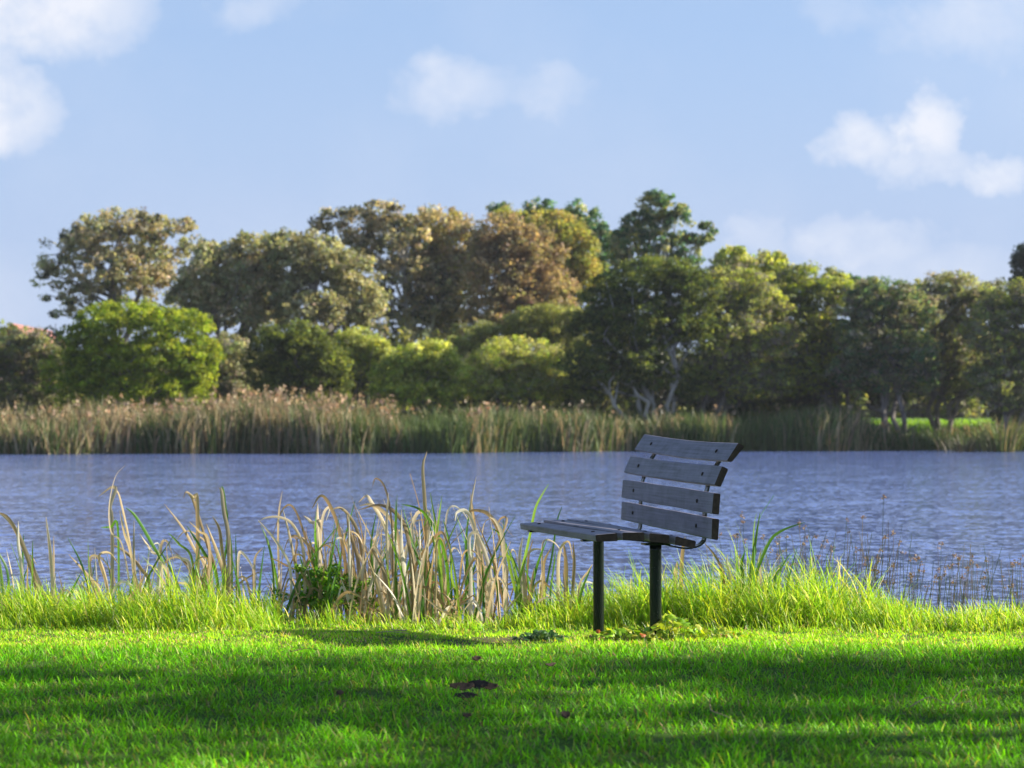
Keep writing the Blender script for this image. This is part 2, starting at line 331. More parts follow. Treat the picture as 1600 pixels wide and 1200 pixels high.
ang = math.atan2(E.y, E.x) - math.pi/2
bench = empty('park_bench', (float(bpt(-.25, 0, BL/2).x), float(bpt(-.25, 0, BL/2).y), -.09))
bench.rotation_euler = (0, 0, 0)
tag(bench, 'weathered slatted park bench on two dark posts overlooking the lake', 'bench')
def slat(name, quad, dz, bow=0.0, du=0, seat=False):
    """quad: near end section (4 uw points, going round); dz: height change at the far end"""
    q = np.array(quad, float); c = q.mean(0); ns = 14
    # bevelled section
    sec = []
    for i in range(4):
        a, b_, d = q[i-1], q[i], q[(i+1) % 4]
        for o_ in (a, d):
            v = (o_-b_); v /= np.linalg.norm(v); sec.append(b_+v*.004)
    sec = np.array(sec); m = len(sec)
    rr = np.random.default_rng(int(abs(c[0])*1e4)+3); wob = rr.normal(0, .0004, 4)
    V = []; 
    for i in range(ns+1):
        f = i/ns; s = c + (sec-c)*(1 if 0 < i < ns else .985)
        off = dz*f - bow*math.sin(math.pi*f) + wob[0]*math.sin(f*7)+wob[1]*math.sin(f*13)
        for (u_, w_) in s: V.append(bpt(u_+du*f+wob[2]*math.sin(f*5), w_+off, f*BL))
    i = np.arange(ns)[:, None]*m; j = np.arange(m)[None]; k = (j+1) % m
    Q = np.stack([i+j, i+k, i+m+k, i+m+j], -1).reshape(-1, 4)
    o = mesh_obj(name, V, [Q, (np.arange(m)[::-1])[None], (np.arange(m)+ns*m)[None]], mwood, bench)
    o.data.materials.append(mend); o.data.polygons[len(Q)].material_index = 1; o.data.polygons[len(Q)+1].material_index = 1
    me = o.data                                   # align grain: rotate the data into the slat's own frame
    Mx = np.array([[U.x, U.y, 0], [E.x, E.y, 0], [0, 0, 1]]); a = np.empty(len(me.vertices)*3); me.vertices.foreach_get('co', a)
    a = a.reshape(-1, 3)@Mx.T; me.vertices.foreach_set('co', a.ravel()); o.rotation_euler = (0, 0, ang)
    return o
def bolt(par, pos, nrm):
    """a small domed coach bolt head"""
    nrm = nrm.normalized(); a = Vector((0, 0, 1)) if abs(nrm.z) < .8 else E; u_ = nrm.cross(a).normalized(); v_ = nrm.cross(u_)
    V = []; rings = [(.0095, -.001), (.009, .0022), (.0055, .0042)]
    for (r_, h_) in rings:
        for k in range(10):
            t_ = 2*math.pi*k/10; V.append(pos+nrm*h_+(u_*math.cos(t_)+v_*math.sin(t_))*r_)
    i = np.arange(2)[:, None]*10; j = np.arange(10)[None]; k = (j+1) % 10
    o = mesh_obj('bolt', V, [np.stack([i+j, i+k, i+10+k, i+10+j], -1).reshape(-1, 4), (np.arange(10)+20)[None]], mbolt, bench, None, True)
    o.parent = par                                # sub-part of its slat; keep its place
    R = par.rotation_euler.to_matrix().inverted()
    me = o.data
    for v in me.vertices: v.co = R @ v.co
    return o
T1, T2 = .225, BL-.215                            # where the two straps cross the slats
back = [  # front-bottom, front-top, rear-top, rear-bottom in enlarged-photo coordinates, rise at far end
    [(1170, 675), (1175, 565), (1212, 569), (1205, 681)], [(1173, 543), (1182, 433), (1219, 437), (1210, 548)],
    [(1186, 393), (1227, 293), (1260, 310), (1219, 404)], [(1250, 268), (1312, 172), (1345, 192), (1276, 275)]]
for q, dz, bw in zip(back, (.020, .020, .022, .032), (0, 0, .004, .010)):
    uw = [near_uw(*a) for a in q]; s = slat('back_slat', uw, dz, bw)
    fm = (np.array(uw[0])+np.array(uw[1]))/2; dr = np.array(uw[1])-np.array(uw[0]); nr = Vector(U*(-dr[1])+Vector((0, 0, dr[0])))
    for t_ in (T1, T2):
        bolt(s, bpt(fm[0], fm[1]+dz*t_/BL-bw*math.sin(math.pi*t_/BL), t_)+nr.normalized()*.0015, nr)
seat = [[(570, 688), (566, 652), (680, 642), (684, 684)], [(708, 680), (706, 640), (822, 638), (824, 682)],
        [(848, 686), (846, 642), (952, 652), (952, 698)], [(978, 704), (984, 658), (1092, 684), (1086, 722)]]
for q, dz in zip(seat, (-.020, -.012, -.004, 0)):
    uw = [near_uw(*a) for a in q]; s = slat('seat_slat', uw, dz, 0, 0, True)
    tm = (np.array(uw[1])+np.array(uw[2]))/2; dr = np.array(uw[2])-np.array(uw[1]); nr = Vector(U*(-dr[1])+Vector((0, 0, dr[0])))
    for t_ in (T1, T2): bolt(s, bpt(tm[0], tm[1]+dz*t_/BL, t_)+nr.normalized()*.001, nr)
# straps: one bent flat bar under the seat, round the corner and up behind the back
def q2(a): return near_uw(*a)
prof = [q2((562, 692)), q2((680, 688)), q2((760, 684)), q2((824, 688)), q2((950, 702)), q2((1040, 722)), q2((1088, 732)),
        q2((1130, 734)), q2((1180, 722)), q2((1208, 700)), q2((1216, 672)), q2((1216, 620)), q2((1217, 560)), q2((1221, 480)), q2((1228, 428)),
        q2((1248, 370)), q2((1272, 312)), q2((1300, 268)), q2((1330, 222))]
prof = np.array(prof)
def cat(P, k=4):
    P = np.asarray(P, float); out = []
    Q_ = np.concatenate([[2*P[0]-P[1]], P, [2*P[-1]-P[-2]]])
    for i in range(1, len(Q_)-2):
        for j in range(k):
            t = j/k; a, b_, c, d = Q_[i-1], Q_[i], Q_[i+1], Q_[i+2]
            out.append(.5*((2*b_)+(-a+c)*t+(2*a-5*b_+4*c-d)*t*t+(-a+3*b_-3*c+d)*t**3))
    out.append(P[-1]); return np.array(out)
pc = cat(prof, 3)
for t_ in (T1, T2):
    f = t_/BL; n_ = len(pc); tg = np.gradient(pc, axis=0); tg /= np.linalg.norm(tg, axis=1, keepdims=True); nn = np.stack([-tg[:, 1], tg[:, 0]], -1)
    V = []
    for i in range(n_):
        hh = .0 + (-.018*f*(1-i/n_*2) if i < n_/2 else .02*f*(i/n_*2-1))
        for (so, te) in ((-.004, -.022), (.004, -.022), (.004, .022), (-.004, .022)):
            V.append(bpt(pc[i][0]+nn[i][0]*(so), pc[i][1]+nn[i][1]*so+hh-.001, t_+te))
    i = np.arange(n_-1)[:, None]*4; j = np.arange(4)[None]; k = (j+1) % 4
    mesh_obj('support_strap', V, [np.stack([i+j, i+k, i+4+k, i+4+j], -1).reshape(-1, 4), [[3, 2, 1, 0]], (np.arange(4)+(n_-1)*4)[None]], mmetal, bench)
    ptx = 1024.0 if t_ == T1 else 935.0
    zx = (ptx-760)/.3; u_, _w = near_uw(zx, 695, t_)
    i_ = int(np.argmin(abs(pc[:n_//2, 0]-u_))); top = pc[i_, 1]-.007
    c_ = bpt(u_, 0, t_); print('post', t_, c_, top, 'px', 800+c_.x/c_.y*F)
    gz = float(ground_z(c_.x, c_.y))
    a_ = [(gz-.15, .0275), (gz+.02, .0275), (top-.03, .0275), (top-.008, .0275)]
    V, fs = tube([(c_.x, c_.y, z_) for z_, _ in a_], [r_ for _, r_ in a_], 28)
    post = mesh_obj('post', V, fs, mmetal, bench, None, False)
    for pp in post.data.polygons: pp.use_smooth = len(pp.vertices) == 4
    V = []
    for z_ in (top-.0075, top+.001):
        for (a1, b1) in ((-.06, -.035), (.06, -.035), (.06, .035), (-.06, .035)): V.append(bpt(u_+a1, z_, t_+b1))
    mesh_obj('mounting_plate', V, [[[3, 2, 1, 0], [4, 5, 6, 7], [0, 1, 5, 4], [1, 2, 6, 5], [2, 3, 7, 6], [3, 0, 4, 7]]], mmetal, bench)

# ------------------------------------------------------------------ trees
def ell_pts(rng, n, top_bias=0):
    v = rng.normal(size=(n*3, 3)); v /= np.linalg.norm(v, axis=1, keepdims=True)
    keep = rng.random(len(v)) < np.clip(.5+v[:, 2]*.5+ (1-top_bias), 0, 1); v = v[keep][:n]
    return v
def leaves(rng, centres, crad, per, size, pal, flat=.75, norm_mix=.5, csat=.2, up=0.0):
    """clusters of leaf-sized quads; returns V,F,C"""
    nc = len(centres); n = nc*per
    cen = np.repeat(centres, per, 0); cr = np.repeat(crad, per)
    d = rng.normal(size=(n, 3)); d /= np.linalg.norm(d, axis=1, keepdims=True)
    rad = rng.random(n)**.45
    P = cen + d*(rad*cr)[:, None]*np.array([1, 1, flat])
    nrm = d*norm_mix + rng.normal(size=(n, 3))*.55; nrm[:, 2] += up; nrm /= np.linalg.norm(nrm, axis=1, keepdims=True)
    a = rng.normal(size=(n, 3)); u = np.cross(nrm, a); u /= np.linalg.norm(u, axis=1, keepdims=True)+1e-9; v = np.cross(nrm, u)
    s = size*rng.uniform(.5, 1.35, n); l = s*rng.uniform(.45, .8, n)
    V = np.stack([P-u*s[:, None], P+v*l[:, None]-u*(s*.1)[:, None], P+u*s[:, None], P-v*l[:, None]+u*(s*.1)[:, None]], 1)
    pal = np.asarray(pal, float); pi = np.repeat(rng.integers(0, len(pal), nc), per)
    sw = rng.random(n) < .25; pi[sw] = rng.integers(0, len(pal), sw.sum())
    c = pal[pi]*(1+np.repeat(rng.normal(0, csat, nc), per)[:, None])*(1+rng.normal(0, .15, (n, 1)))*(1+rng.normal(0, .06, (n, 3)))
    return V.reshape(-1, 3), [np.arange(n*4).reshape(-1, 4)], np.repeat(np.clip(c, .008, .9), 4, 0)
def branch(P, a, b_, r0, r1, rng, k=6, wob=.08, sides=6):
    wob *= .6
    a, b_ = np.array(a, float), np.array(b_, float); L_ = np.linalg.norm(b_-a)
    t = np.linspace(0, 1, k+1); pts = a+(b_-a)*t[:, None]
    off = rng.normal(0, 1, (k+1, 3))*L_*wob*np.sin(t*math.pi)[:, None]; off[:, 2] *= .5
    sag = -np.sin(t*math.pi)*L_*.06; pts = pts+off; pts[:, 2] += -sag*0.5
    ps = cat(pts, 2); V, fs = tube(ps, r0+(r1-r0)*np.linspace(0, 1, len(ps))**.8, sides, True); P.add(V, fs)
    return pts
def tree(name, D, lobes, pal, label, cat='tree', n=14000, lsize=.14, csize=.75, flat=.7, dens=1.0, base_px=None, stems=3, bark=None, twigs=0, seed=1, group=None, depth=.8, up=.25, norm_mix=.55, fill=.35, spray=.3, rad=None):
    """lobes: (cx, cy, rx, ry) in photo pixels at distance D, turned into ellipsoids with real depth"""
    if name == 'gum_tree': n = int(n*1.7); lsize *= .8; csize *= .8
    rng = np.random.default_rng(seed); s = D/F
    L3 = []
    for lb in lobes:
        cx, cy, rx, ry = lb[:4]; c = np.array(W(cx, cy, D)); r = np.array([rx*s, max(rx*s*depth, ry*s*.7), ry*s])
        c[1] += rng.uniform(-.3, .3)*r[1] + (lb[4] if len(lb) > 4 else 0); L3.append((c, r))
    bx = base_px if base_px is not None else np.mean([l[0] for l in lobes]); bxw = (bx-800)*s
    bz = float(ground_z(bxw, D)); root = np.array([bxw, D, bz])
    o = empty(name, [float(q) for q in root]); tag(o, label, cat, group)
    area = np.array([r[0]*r[2]+r[1]*r[2]*.5 for c, r in L3]); tot = area.sum()
    Vs = Parts()
    cpc = 46
    nclump = max(6, int(n/cpc))
    for (c, r), a in zip(L3, area):
        k = max(4, int(nclump*a/tot)); kk = int(k*(1-fill))
        v = ell_pts(rng, kk, .75); kk = len(v)
        cs = c + v*r*rng.uniform(.72, 1.0, (kk, 1)); 
        ki = k-kk
        if ki > 0:
            vi = rng.normal(size=(ki, 3)); vi /= np.linalg.norm(vi, axis=1, keepdims=True); ci = c+vi*r*rng.uniform(.1, .75, (ki, 1)); cs = np.concatenate([cs, ci])
        # stray sprays beyond the outline
        st = rng.random(len(cs)) < spray*.35; cs[st] += rng.normal(0, .25, (st.sum(), 3))*csize
        cr = csize*rng.uniform(.5, 1.25, len(cs))
        cs[:, 2] = np.maximum(cs[:, 2], bz+.3)
        V, fs, C = leaves(rng, cs, cr, cpc, lsize, pal, flat, norm_mix, .2, up); Vs.add(V, fs, C)
    Vs.build('crown', M_leaf, o)
    T = Parts()
    hgt = max(c[2]+r[2] for c, r in L3)-bz
    r0 = rad if rad else .02*hgt+.06
    order = sorted(range(len(L3)), key=lambda i: -area[i])
    stem_pts = []
    for i in range(stems):
        b0 = root + np.array([rng.uniform(-.35, .35)*(stems > 1)*2, rng.uniform(-.4, .4), -.3])
        c, r = L3[order[i % len(order)]]
        end = c + np.array([rng.uniform(-.3, .3), -.1, rng.uniform(-.2, .35)])*r
        pts = branch(T, b0, end, r0, r0*.35, rng, 8, .05, 8); stem_pts += list(pts[2:7])
        for _ in range(4):
            q_ = pts[rng.integers(3, 8)]; c2, r2 = L3[rng.integers(0, len(L3))]
            e_ = c2 + rng.normal(0, .4, 3)*r2
            if np.linalg.norm(e_-q_) < hgt: branch(T, q_, e_, r0*.35, r0*.08, rng, 6, .07, 5)
    for c, r in L3:
        b0 = min(stem_pts, key=lambda q_: np.linalg.norm(q_-c)+(3 if q_[2] > c[2]-.3 else 0)); branch(T, b0, c, r0*.4, r0*.1, rng, 6, .06, 5)
    for _ in range(twigs):
        c, r = L3[rng.integers(0, len(L3))]; a_ = stem_pts[rng.integers(0, len(stem_pts))]
        d = rng.normal(size=3); d[1] = -abs(d[1])*.6; d[2] = abs(d[2])*.6; d /= np.linalg.norm(d); branch(T, a_, a_+d*rng.uniform(.8, 1.2)*r[0]*.8, .035, .012, rng, 5, .1, 4)
    T.build('trunk', bark or M_bark, o)
    return o

BRN = [(.185, .15, .10), (.165, .14, .09), (.14, .135, .085), (.205, .165, .115)]
OLV = [(.155, .145, .085), (.13, .13, .07), (.18, .165, .105), (.10, .11, .06)]
GOLD = [(.17, .15, .035), (.14, .14, .03), (.19, .15, .05), (.10, .11, .03)]
DGR = [(.035, .085, .04), (.05, .10, .045), (.07, .11, .05), (.03, .07, .035)]
LIME = [(.19, .23, .015), (.15, .19, .014), (.23, .25, .025), (.09, .13, .016)]
YGR = [(.19, .2, .03), (.14, .16, .03), (.23, .22, .06), (.10, .12, .03)]
MIX = [(.085, .095, .04), (.13, .135, .045), (.095, .085, .06), (.06, .075, .04)]
GREY = [(.12, .10, .085), (.09, .085, .06), (.10, .12, .045), (.14, .12, .10), (.07, .08, .04)]

def up_(pal, k): return [tuple(min(.6, v*k) for v in c) for c in pal]
BRN, OLV, GOLD, DGR, LIME, YGR, MIX, GREY = up_(BRN, 2.7), up_(OLV, 2.9), up_(GOLD, 2.4), up_(DGR, 2.2), up_(LIME, 1.8), up_(YGR, 2.8), up_(MIX, 2.7), up_(GREY, 2.9)
g1 = 'tall gum trees behind the far shore'; g2 = 'rounded shrubby trees along the far shore'
tree('gum_tree', 122, [(185, 365, 75, 42), (110, 400, 52, 38), (255, 375, 62, 45), (180, 430, 90, 40), (75, 430, 22, 22), (150, 375, 50, 35), (110, 470, 45, 30), (230, 440, 70, 50)],
     BRN+OLV[:2]+[(.07, .09, .06)], 'broad airy brown leaved gum tree at the far left skyline', n=13000, csize=.6, dens=.7, base_px=175, seed=11, group=g1, fill=.2, spray=.6, bark=M_bark)
tree('gum_tree', 118, [(350, 440, 75, 55), (310, 480, 55, 50), (400, 405, 50, 42), (400, 480, 70, 55), (340, 400, 40, 25)],
     BRN[1:]+OLV, 'grey brown gum tree right of the airy one, behind the dark green topped bush', n=17000, csize=.65, base_px=360, seed=12, group=g1, bark=M_bark)
tree('gum_tree', 116, [(480, 410, 70, 50), (545, 440, 50, 50), (450, 390, 45, 28), (510, 490, 80, 40), (575, 480, 30, 40), (450, 455, 50, 50)],
     OLV+[(.2, .18, .10)], 'pale olive gum tree with its drooping crown left of the white limbed gum', n=17000, csize=.65, base_px=500, seed=13, group=g1)
tree('gum_tree', 126, [(585, 345, 55, 35), (520, 350, 32, 25), (620, 380, 60, 45), (560, 390, 40, 30), (640, 440, 60, 45), (620, 490, 60, 35), (680, 470, 40, 50)],
     BRN+[(.11, .11, .06), (.08, .1, .06)], 'tall airy gum tree with white limbs showing below its brown crown', n=12500, csize=.6, base_px=640, seed=14, group=g1, bark=M_palebark, fill=.15, spray=.6, stems=4, rad=.28)
tree('gum_tree', 128, [(680, 360, 62, 40), (655, 400, 50, 50), (720, 400, 55, 50), (700, 450, 60, 50), (690, 500, 60, 40)],
     BRN+GOLD[:1], 'warm brown gum tree between the white limbed gum and the dense rusty one', n=16000, csize=.65, base_px=700, seed=15, group=g1)
tree('gum_tree', 121, [(790, 380, 55, 50), (830, 410, 60, 55), (790, 450, 70, 60), (850, 460, 55, 50), (760, 400, 35, 40), (800, 500, 80, 40)],
     up_([(.19, .135, .08), (.16, .12, .075), (.14, .12, .065)], 2.3), 'dense rusty brown gum tree with a full domed crown mid skyline', n=20000, csize=.65, base_px=800, seed=16, group=g1)
tree('gum_tree', 127, [(850, 360, 65, 35), (890, 400, 50, 50), (800, 350, 35, 22), (905, 440, 40, 50), (860, 430, 60, 50)],
     GOLD, 'golden green gum tree with a rounded crown right of the rusty one', n=17000, csize=.6, base_px=870, seed=17, group=g1)
tree('gum_tree', 138, [(845, 330, 28, 20), (905, 345, 35, 30), (785, 325, 20, 10), (935, 380, 25, 30), (870, 360, 60, 35), (945, 420, 22, 45)],
     DGR+OLV[:1], 'dark green gum tree whose crown peeps above the golden green one', n=9000, csize=.55, base_px=880, seed=18, group=g1)
tree('gum_tree', 129, [(1025, 322, 26, 26), (1000, 345, 30, 22), (1055, 340, 25, 25), (985, 385, 24, 35), (1030, 385, 35, 30), (1075, 390, 28, 30), (1105, 365, 10, 22), (1030, 430, 50, 20), (965, 400, 14, 40)],
     DGR+OLV[:2]+GOLD[1:2], 'tallest gum tree with an open dark green top and sky between its limbs', n=10500, csize=.5, base_px=1030, seed=19, group=g1, bark=M_palebark, fill=.15, spray=.5)
tree('gum_tree', 116, [(1160, 410, 45, 25), (1205, 415, 28, 20), (1130, 430, 30, 25), (1190, 445, 60, 25)],
     YGR+OLV[:1], 'small light green tree rising behind the dark shrubs right of the tallest gum', n=7000, csize=.5, base_px=1165, seed=20, group=g1)
tree('pine_tree', 210, [(1345, 436, 28, 5), (1330, 440, 14, 7), (1362, 440, 12, 6), (1345, 455, 30, 10)], DGR, 'distant dark flat topped tree just above the right hand shrubs', n=1500, lsize=.2, csize=.5, base_px=1345, seed=21, stems=1)
tree('gum_tree', 130, [(1603, 410, 24, 24), (1625, 400, 40, 30), (1610, 440, 28, 22), (1640, 450, 60, 40)], [(.02, .05, .03), (.03, .06, .035), (.035, .07, .03)], 'dark tree cut off by the right edge of the picture', n=8000, csize=.55, base_px=1620, seed=22, stems=2)
# shrubs in front of them
def shrub(*a, **k):
    if k['seed'] in (33, 37, 39, 40, 41, 42, 43, 44):     # these crowns hang low and touch their neighbours
        lb = a[1]; x0 = min(q[0]-q[2]*.6 for q in lb); x1 = max(q[0]+q[2]*.6 for q in lb)
        a = (a[0], [(q[0], q[1]-4, q[2]+14, q[3]+3) for q in lb]+[(x0+(x1-x0)*f, (598 if k['seed'] < 41 else 588)+8*math.sin(f*9+k['seed']), 38, 30 if k['seed'] < 41 else 26) for f in (.1, .5, .9)]) + a[2:]
        k['n'] = int(k['n']*1.25)
    k['n'] = int(k.get('n', 15000)*2.4); k.setdefault('group', g2); k.setdefault('lsize', .072); k.setdefault('csize', .38); k.setdefault('flat', .6); k.setdefault('up', .5); k.setdefault('stems', 4); k.setdefault('rad', .16)
    return tree('shore_tree', *a, **k)
shrub(100, [(20, 565, 45, 35), (50, 540, 35, 28), (20, 610, 60, 35), (-40, 560, 50, 40), (85, 590, 40, 50)], MIX+GREY[:2], 'low dark shrub tree in front of the red roof at far left', 'tree', n=13000, seed=31)
shrub(97, [(195, 500, 75, 28), (140, 530, 50, 30), (270, 510, 62, 28), (250, 560, 75, 38), (160, 570, 60, 42), (115, 590, 55, 45), (310, 560, 35, 40), (210, 610, 100, 32), (300, 600, 40, 40)],
      LIME, 'broad bright lime green shrub tree, the most vivid crown at left', 'tree', n=30000, seed=32)
shrub(104, [(350, 560, 32, 36), (365, 610, 35, 40), (340, 600, 40, 40)], GREY+OLV, 'small greyish shrub tree right of the lime green one', 'tree', n=8000, seed=33, twigs=14)
shrub(100, [(455, 530, 62, 28), (430, 570, 55, 45), (490, 570, 60, 45), (460, 610, 75, 30), (520, 600, 30, 40)],
      [(.24, .27, .05), (.14, .17, .04), (.09, .12, .035)], 'dark rounded shrub tree with a sunlit green cap, centre left', 'tree', n=17000, seed=34)
shrub(102, [(560, 540, 45, 28), (590, 560, 30, 30), (545, 580, 40, 45), (590, 610, 30, 30)], YGR+MIX[:2], 'yellow green shrub tree leaning against the dark rounded one', 'tree', n=9000, seed=35)
shrub(98, [(665, 560, 55, 28), (620, 590, 45, 32), (690, 590, 50, 35), (650, 615, 70, 28)], YGR+LIME[1:2], 'low spreading yellow green shrub tree in the centre', 'tree', n=14000, seed=36)
shrub(102, [(810, 560, 60, 28), (770, 590, 45, 35), (850, 590, 45, 38), (800, 615, 80, 26)], YGR+OLV[:2], 'pale topped shrub tree just left of the large dark one', 'tree', n=14000, seed=37)
shrub(109, [(860, 490, 55, 13), (820, 505, 40, 14), (760, 518, 32, 14), (900, 505, 30, 18), (850, 520, 70, 16), (730, 540, 40, 18), (880, 540, 40, 30)],
      [(.32, .33, .09), (.24, .27, .07), (.38, .38, .15)], 'shrub tree with pale flat layered crowns stacked behind the centre shrubs', 'tree', n=12000, seed=38, csize=.42)
shrub(99, [(1030, 435, 60, 28), (965, 465, 45, 32), (1075, 460, 40, 35), (940, 520, 40, 40), (1000, 510, 75, 45), (1070, 520, 45, 45), (930, 575, 50, 35), (990, 570, 50, 30)],
      [(.09, .13, .035), (.15, .18, .04), (.07, .10, .03), (.25, .28, .05)], 'largest dark shrub tree with pale leaning trunks, behind the bench back', 'tree', n=27000, seed=39, base_px=1030, bark=M_palebark, stems=6, rad=.15, fill=.4)
shrub(101, [(1150, 450, 50, 28), (1110, 480, 45, 35), (1180, 480, 50, 35), (1130, 530, 55, 40), (1190, 540, 50, 40), (1150, 590, 60, 35)], MIX+YGR[:3]+GREY[:2],
      'mottled shrub tree directly right of the largest dark one', 'tree', n=22000, seed=40, twigs=30, base_px=1110)
shrub(103, [(1265, 445, 50, 28), (1230, 470, 35, 30), (1300, 470, 40, 30), (1250, 520, 55, 45), (1300, 540, 40, 40), (1260, 590, 55, 30)], MIX+LIME[1:3]+YGR[:1],
      'shrub tree with a yellow green cap and bare trunk leaning over the green gap', 'tree', n=20000, seed=41, twigs=26, base_px=1340)
shrub(100, [(1385, 465, 45, 26), (1350, 490, 35, 30), (1420, 490, 38, 32), (1370, 540, 55, 45), (1420, 560, 40, 35), (1350, 590, 45, 25)], MIX+DGR[1:3]+GREY[:1],
      'dark blue green shrub tree above the sunlit grass gap', 'tree', n=19000, seed=42, twigs=24, base_px=1400)
shrub(103, [(1490, 460, 55, 28), (1450, 490, 40, 35), (1530, 490, 40, 35), (1480, 540, 60, 45), (1450, 590, 40, 35), (1520, 590, 50, 35)], GREY+MIX+YGR[2:3],
      'purplish grey shrub tree with many dead twigs right of the grass gap', 'tree', n=19000, seed=43, twigs=44, base_px=1475)
shrub(99, [(1590, 475, 55, 35), (1560, 520, 45, 45), (1640, 500, 60, 60), (1600, 560, 60, 45), (1570, 610, 50, 35)], GREY+YGR[1:3]+MIX,
      'twiggy grey green shrub tree at the far right edge', 'tree', n=19000, seed=44, twigs=40, base_px=1570)
# undergrowth behind the shrubs
rng = np.random.default_rng(77)
k = 760; cx = rng.uniform(-42, 42, k); px = 800+cx/108*F
gap = (px > 1335) & (px < 1560); cy_ = np.where(gap, rng.uniform(132, 140, k), rng.uniform(105, 112, k))
cs = np.stack([cx*cy_/108, cy_, np.where(gap, rng.uniform(1.8, 6.5, k), rng.uniform(.1, 3.6, k))], -1)
cs = np.concatenate([cs, np.stack([rng.uniform(12, 36, 200), rng.uniform(106, 112, 200), rng.uniform(2.8, 5.5, 200)], -1), np.stack([rng.uniform(-42, 48, 300), rng.uniform(112, 118, 300), rng.uniform(1.8, 6, 300)], -1)]); k = len(cs)
V, fs, C = leaves(rng, cs, rng.uniform(.7, 1.2, k), 110, .2, up_(MIX+GREY[1:2], .7), .8, .5, .2, .2)
tag(mesh_obj('undergrowth', V, fs, M_leaf, None, C), 'dark tangled undergrowth beneath the far trees', 'undergrowth', kind='stuff')
k = 1500; cx = rng.uniform(-75, 75, k)
cs = np.stack([cx, rng.uniform(172, 184, k), rng.uniform(.1, 6.5, k)], -1)
V, fs, C = leaves(rng, cs, rng.uniform(1.2, 2, k), 60, .45, up_(MIX, .7), .8, .5, .2, .2)
tag(mesh_obj('far_wood', V, fs, M_leaf, None, C), 'dark far wood closing the view under the trees', 'wood', kind='stuff')
# sunlit far lawn seen through the trunks
n = 26000; x = rng.uniform(10, 38, n); y = rng.uniform(101, 121, n)
R = np.stack([x, y, ground_z(x, y)], -1)
c1 = jit((.26, .48, .03), n, rng, .15, .06)
V, fs, C = blades(R, rng.uniform(.10, .4, n), rng.uniform(.03, .06, n), rng.uniform(0, 6.28, n), rng.uniform(0, .5, n), rng.uniform(.2, 1, n), 2, 1, None, rng, c1*.8, c1)
tag(mesh_obj('far_grass', V, fs, M_tall, None, C), 'bright sunlit grass seen through the trunks across the lake', 'grass', kind='stuff')
# reed bed on the far shore
n = 48000; x = rng.uniform(-34, 34, n); y = shore(x)+rng.uniform(-1.2, 2.8, n)**1.0
px = 800+x/y*F; tl = vnoise(x, y, .9, 21); tl2 = vnoise(x, y*.3, 2.2, 22)
hh = np.interp(px, [-100, 0, 200, 300, 400, 520, 620, 900, 1000, 1150, 1330, 1370, 1520, 1600, 1700], [1.95, 1.9, 2.0, 2.6, 2.75, 2.3, 2.2, 2.0, 1.9, 2.0, 2.0, 1.35, 1.15, 1.3, 1.3])
tan = np.interp(px, [0, 250, 400, 500, 600, 700, 1600], [.55, .6, .62, .42, .28, .2, .15])+.22*tl2+.15*tl
h = hh*(1+.2*tl+.08*vnoise(x, y, 5, 44))*rng.uniform(.45, 1.08, n)
isT = rng.random(n) < tan
reed_green = np.array([.10, .16, .04]);  # base colour of the green reeds, the rest are tan
c1 = np.where(isT[:, None], np.array([.42, .35, .2]), reed_green)*(1+rng.normal(0, .22, (n, 1)))*(1+rng.normal(0, .06, (n, 3)))
keep = rng.random(n) < np.interp(px, [0, 1330, 1380, 1530, 1560, 1700], [1, 1, .6, .5, .8, .8])
R = np.stack([x, y, np.maximum(ground_z(x, y), WATER_Z-.1)], -1)
V, fs, C = blades(R[keep], h[keep], rng.uniform(.03, .07, keep.sum()), rng.uniform(0, 6.28, keep.sum()), rng.uniform(0, .28, keep.sum()), rng.uniform(0, 1.1, keep.sum()), 4, 2, None, rng, c1[keep]*np.array([.9, .85, .8]), c1[keep])
RB = Parts(); RB.add(V, fs, C)
kp = np.where(isT & keep & (rng.random(n) < np.interp(px, [0, 200, 260, 500, 640, 800, 1600], [.05, .06, .16, .15, .11, .06, .02])) & (h > hh*.8))[0]
tips = R[kp] + np.stack([np.zeros(len(kp))]*2+[h[kp]*.97], -1)
V, fs, C = leaves(rng, tips, np.full(len(kp), .13), 5, .09, [(.48, .35, .21), (.43, .32, .2), (.38, .27, .16)], 1.8, .3, .15, .2); RB.add(V, fs, C)
tag(RB.build('reed_bed', M_dry), 'dense reed bed with tan plumes lining the far shore', 'reeds', kind='stuff')

# clump at right of far shore
def reed_clump_far(px, Y, n, h, pal, label, seed, spread=.6, lean=.25, cat='reeds', name='reed_clump', wd=.05):
    rng = np.random.default_rng(seed); x = (px-800)/F*Y + rng.normal(0, spread, n); y = Y+rng.normal(0, spread*.6, n)
    R = np.stack([x, y, np.full(n, WATER_Z-.05)], -1); pal = np.array(pal); c = pal[rng.integers(0, len(pal), n)]*(1+rng.normal(0, .15, (n, 1)))
    az = np.arctan2(y-Y, x-(px-800)/F*Y)
    V, fs, C = blades(R, h*rng.uniform(.6, 1.1, n), rng.uniform(.6, 1.2, n)*wd, az, rng.uniform(0, lean, n), rng.uniform(.1, 1.2, n), 5, 2, None, rng, c*.85, c)
    o = mesh_obj(name, V, fs, M_dry, None, C); recentre(o); tag(o, label, cat); return o
reed_clump_far(1566, 93.2, 260, 1.75, [(.17, .24, .05), (.30, .25, .10), (.12, .19, .04)], 'sunlit yellow green reed clump standing in the water at far right', 61, .45, .45)
reed_clump_far(1510, 93.6, 120, .9, [(.16, .14, .09), (.1, .12, .05)], 'low dull brown reed clump left of the sunlit far right clump', 62, .6, .5)

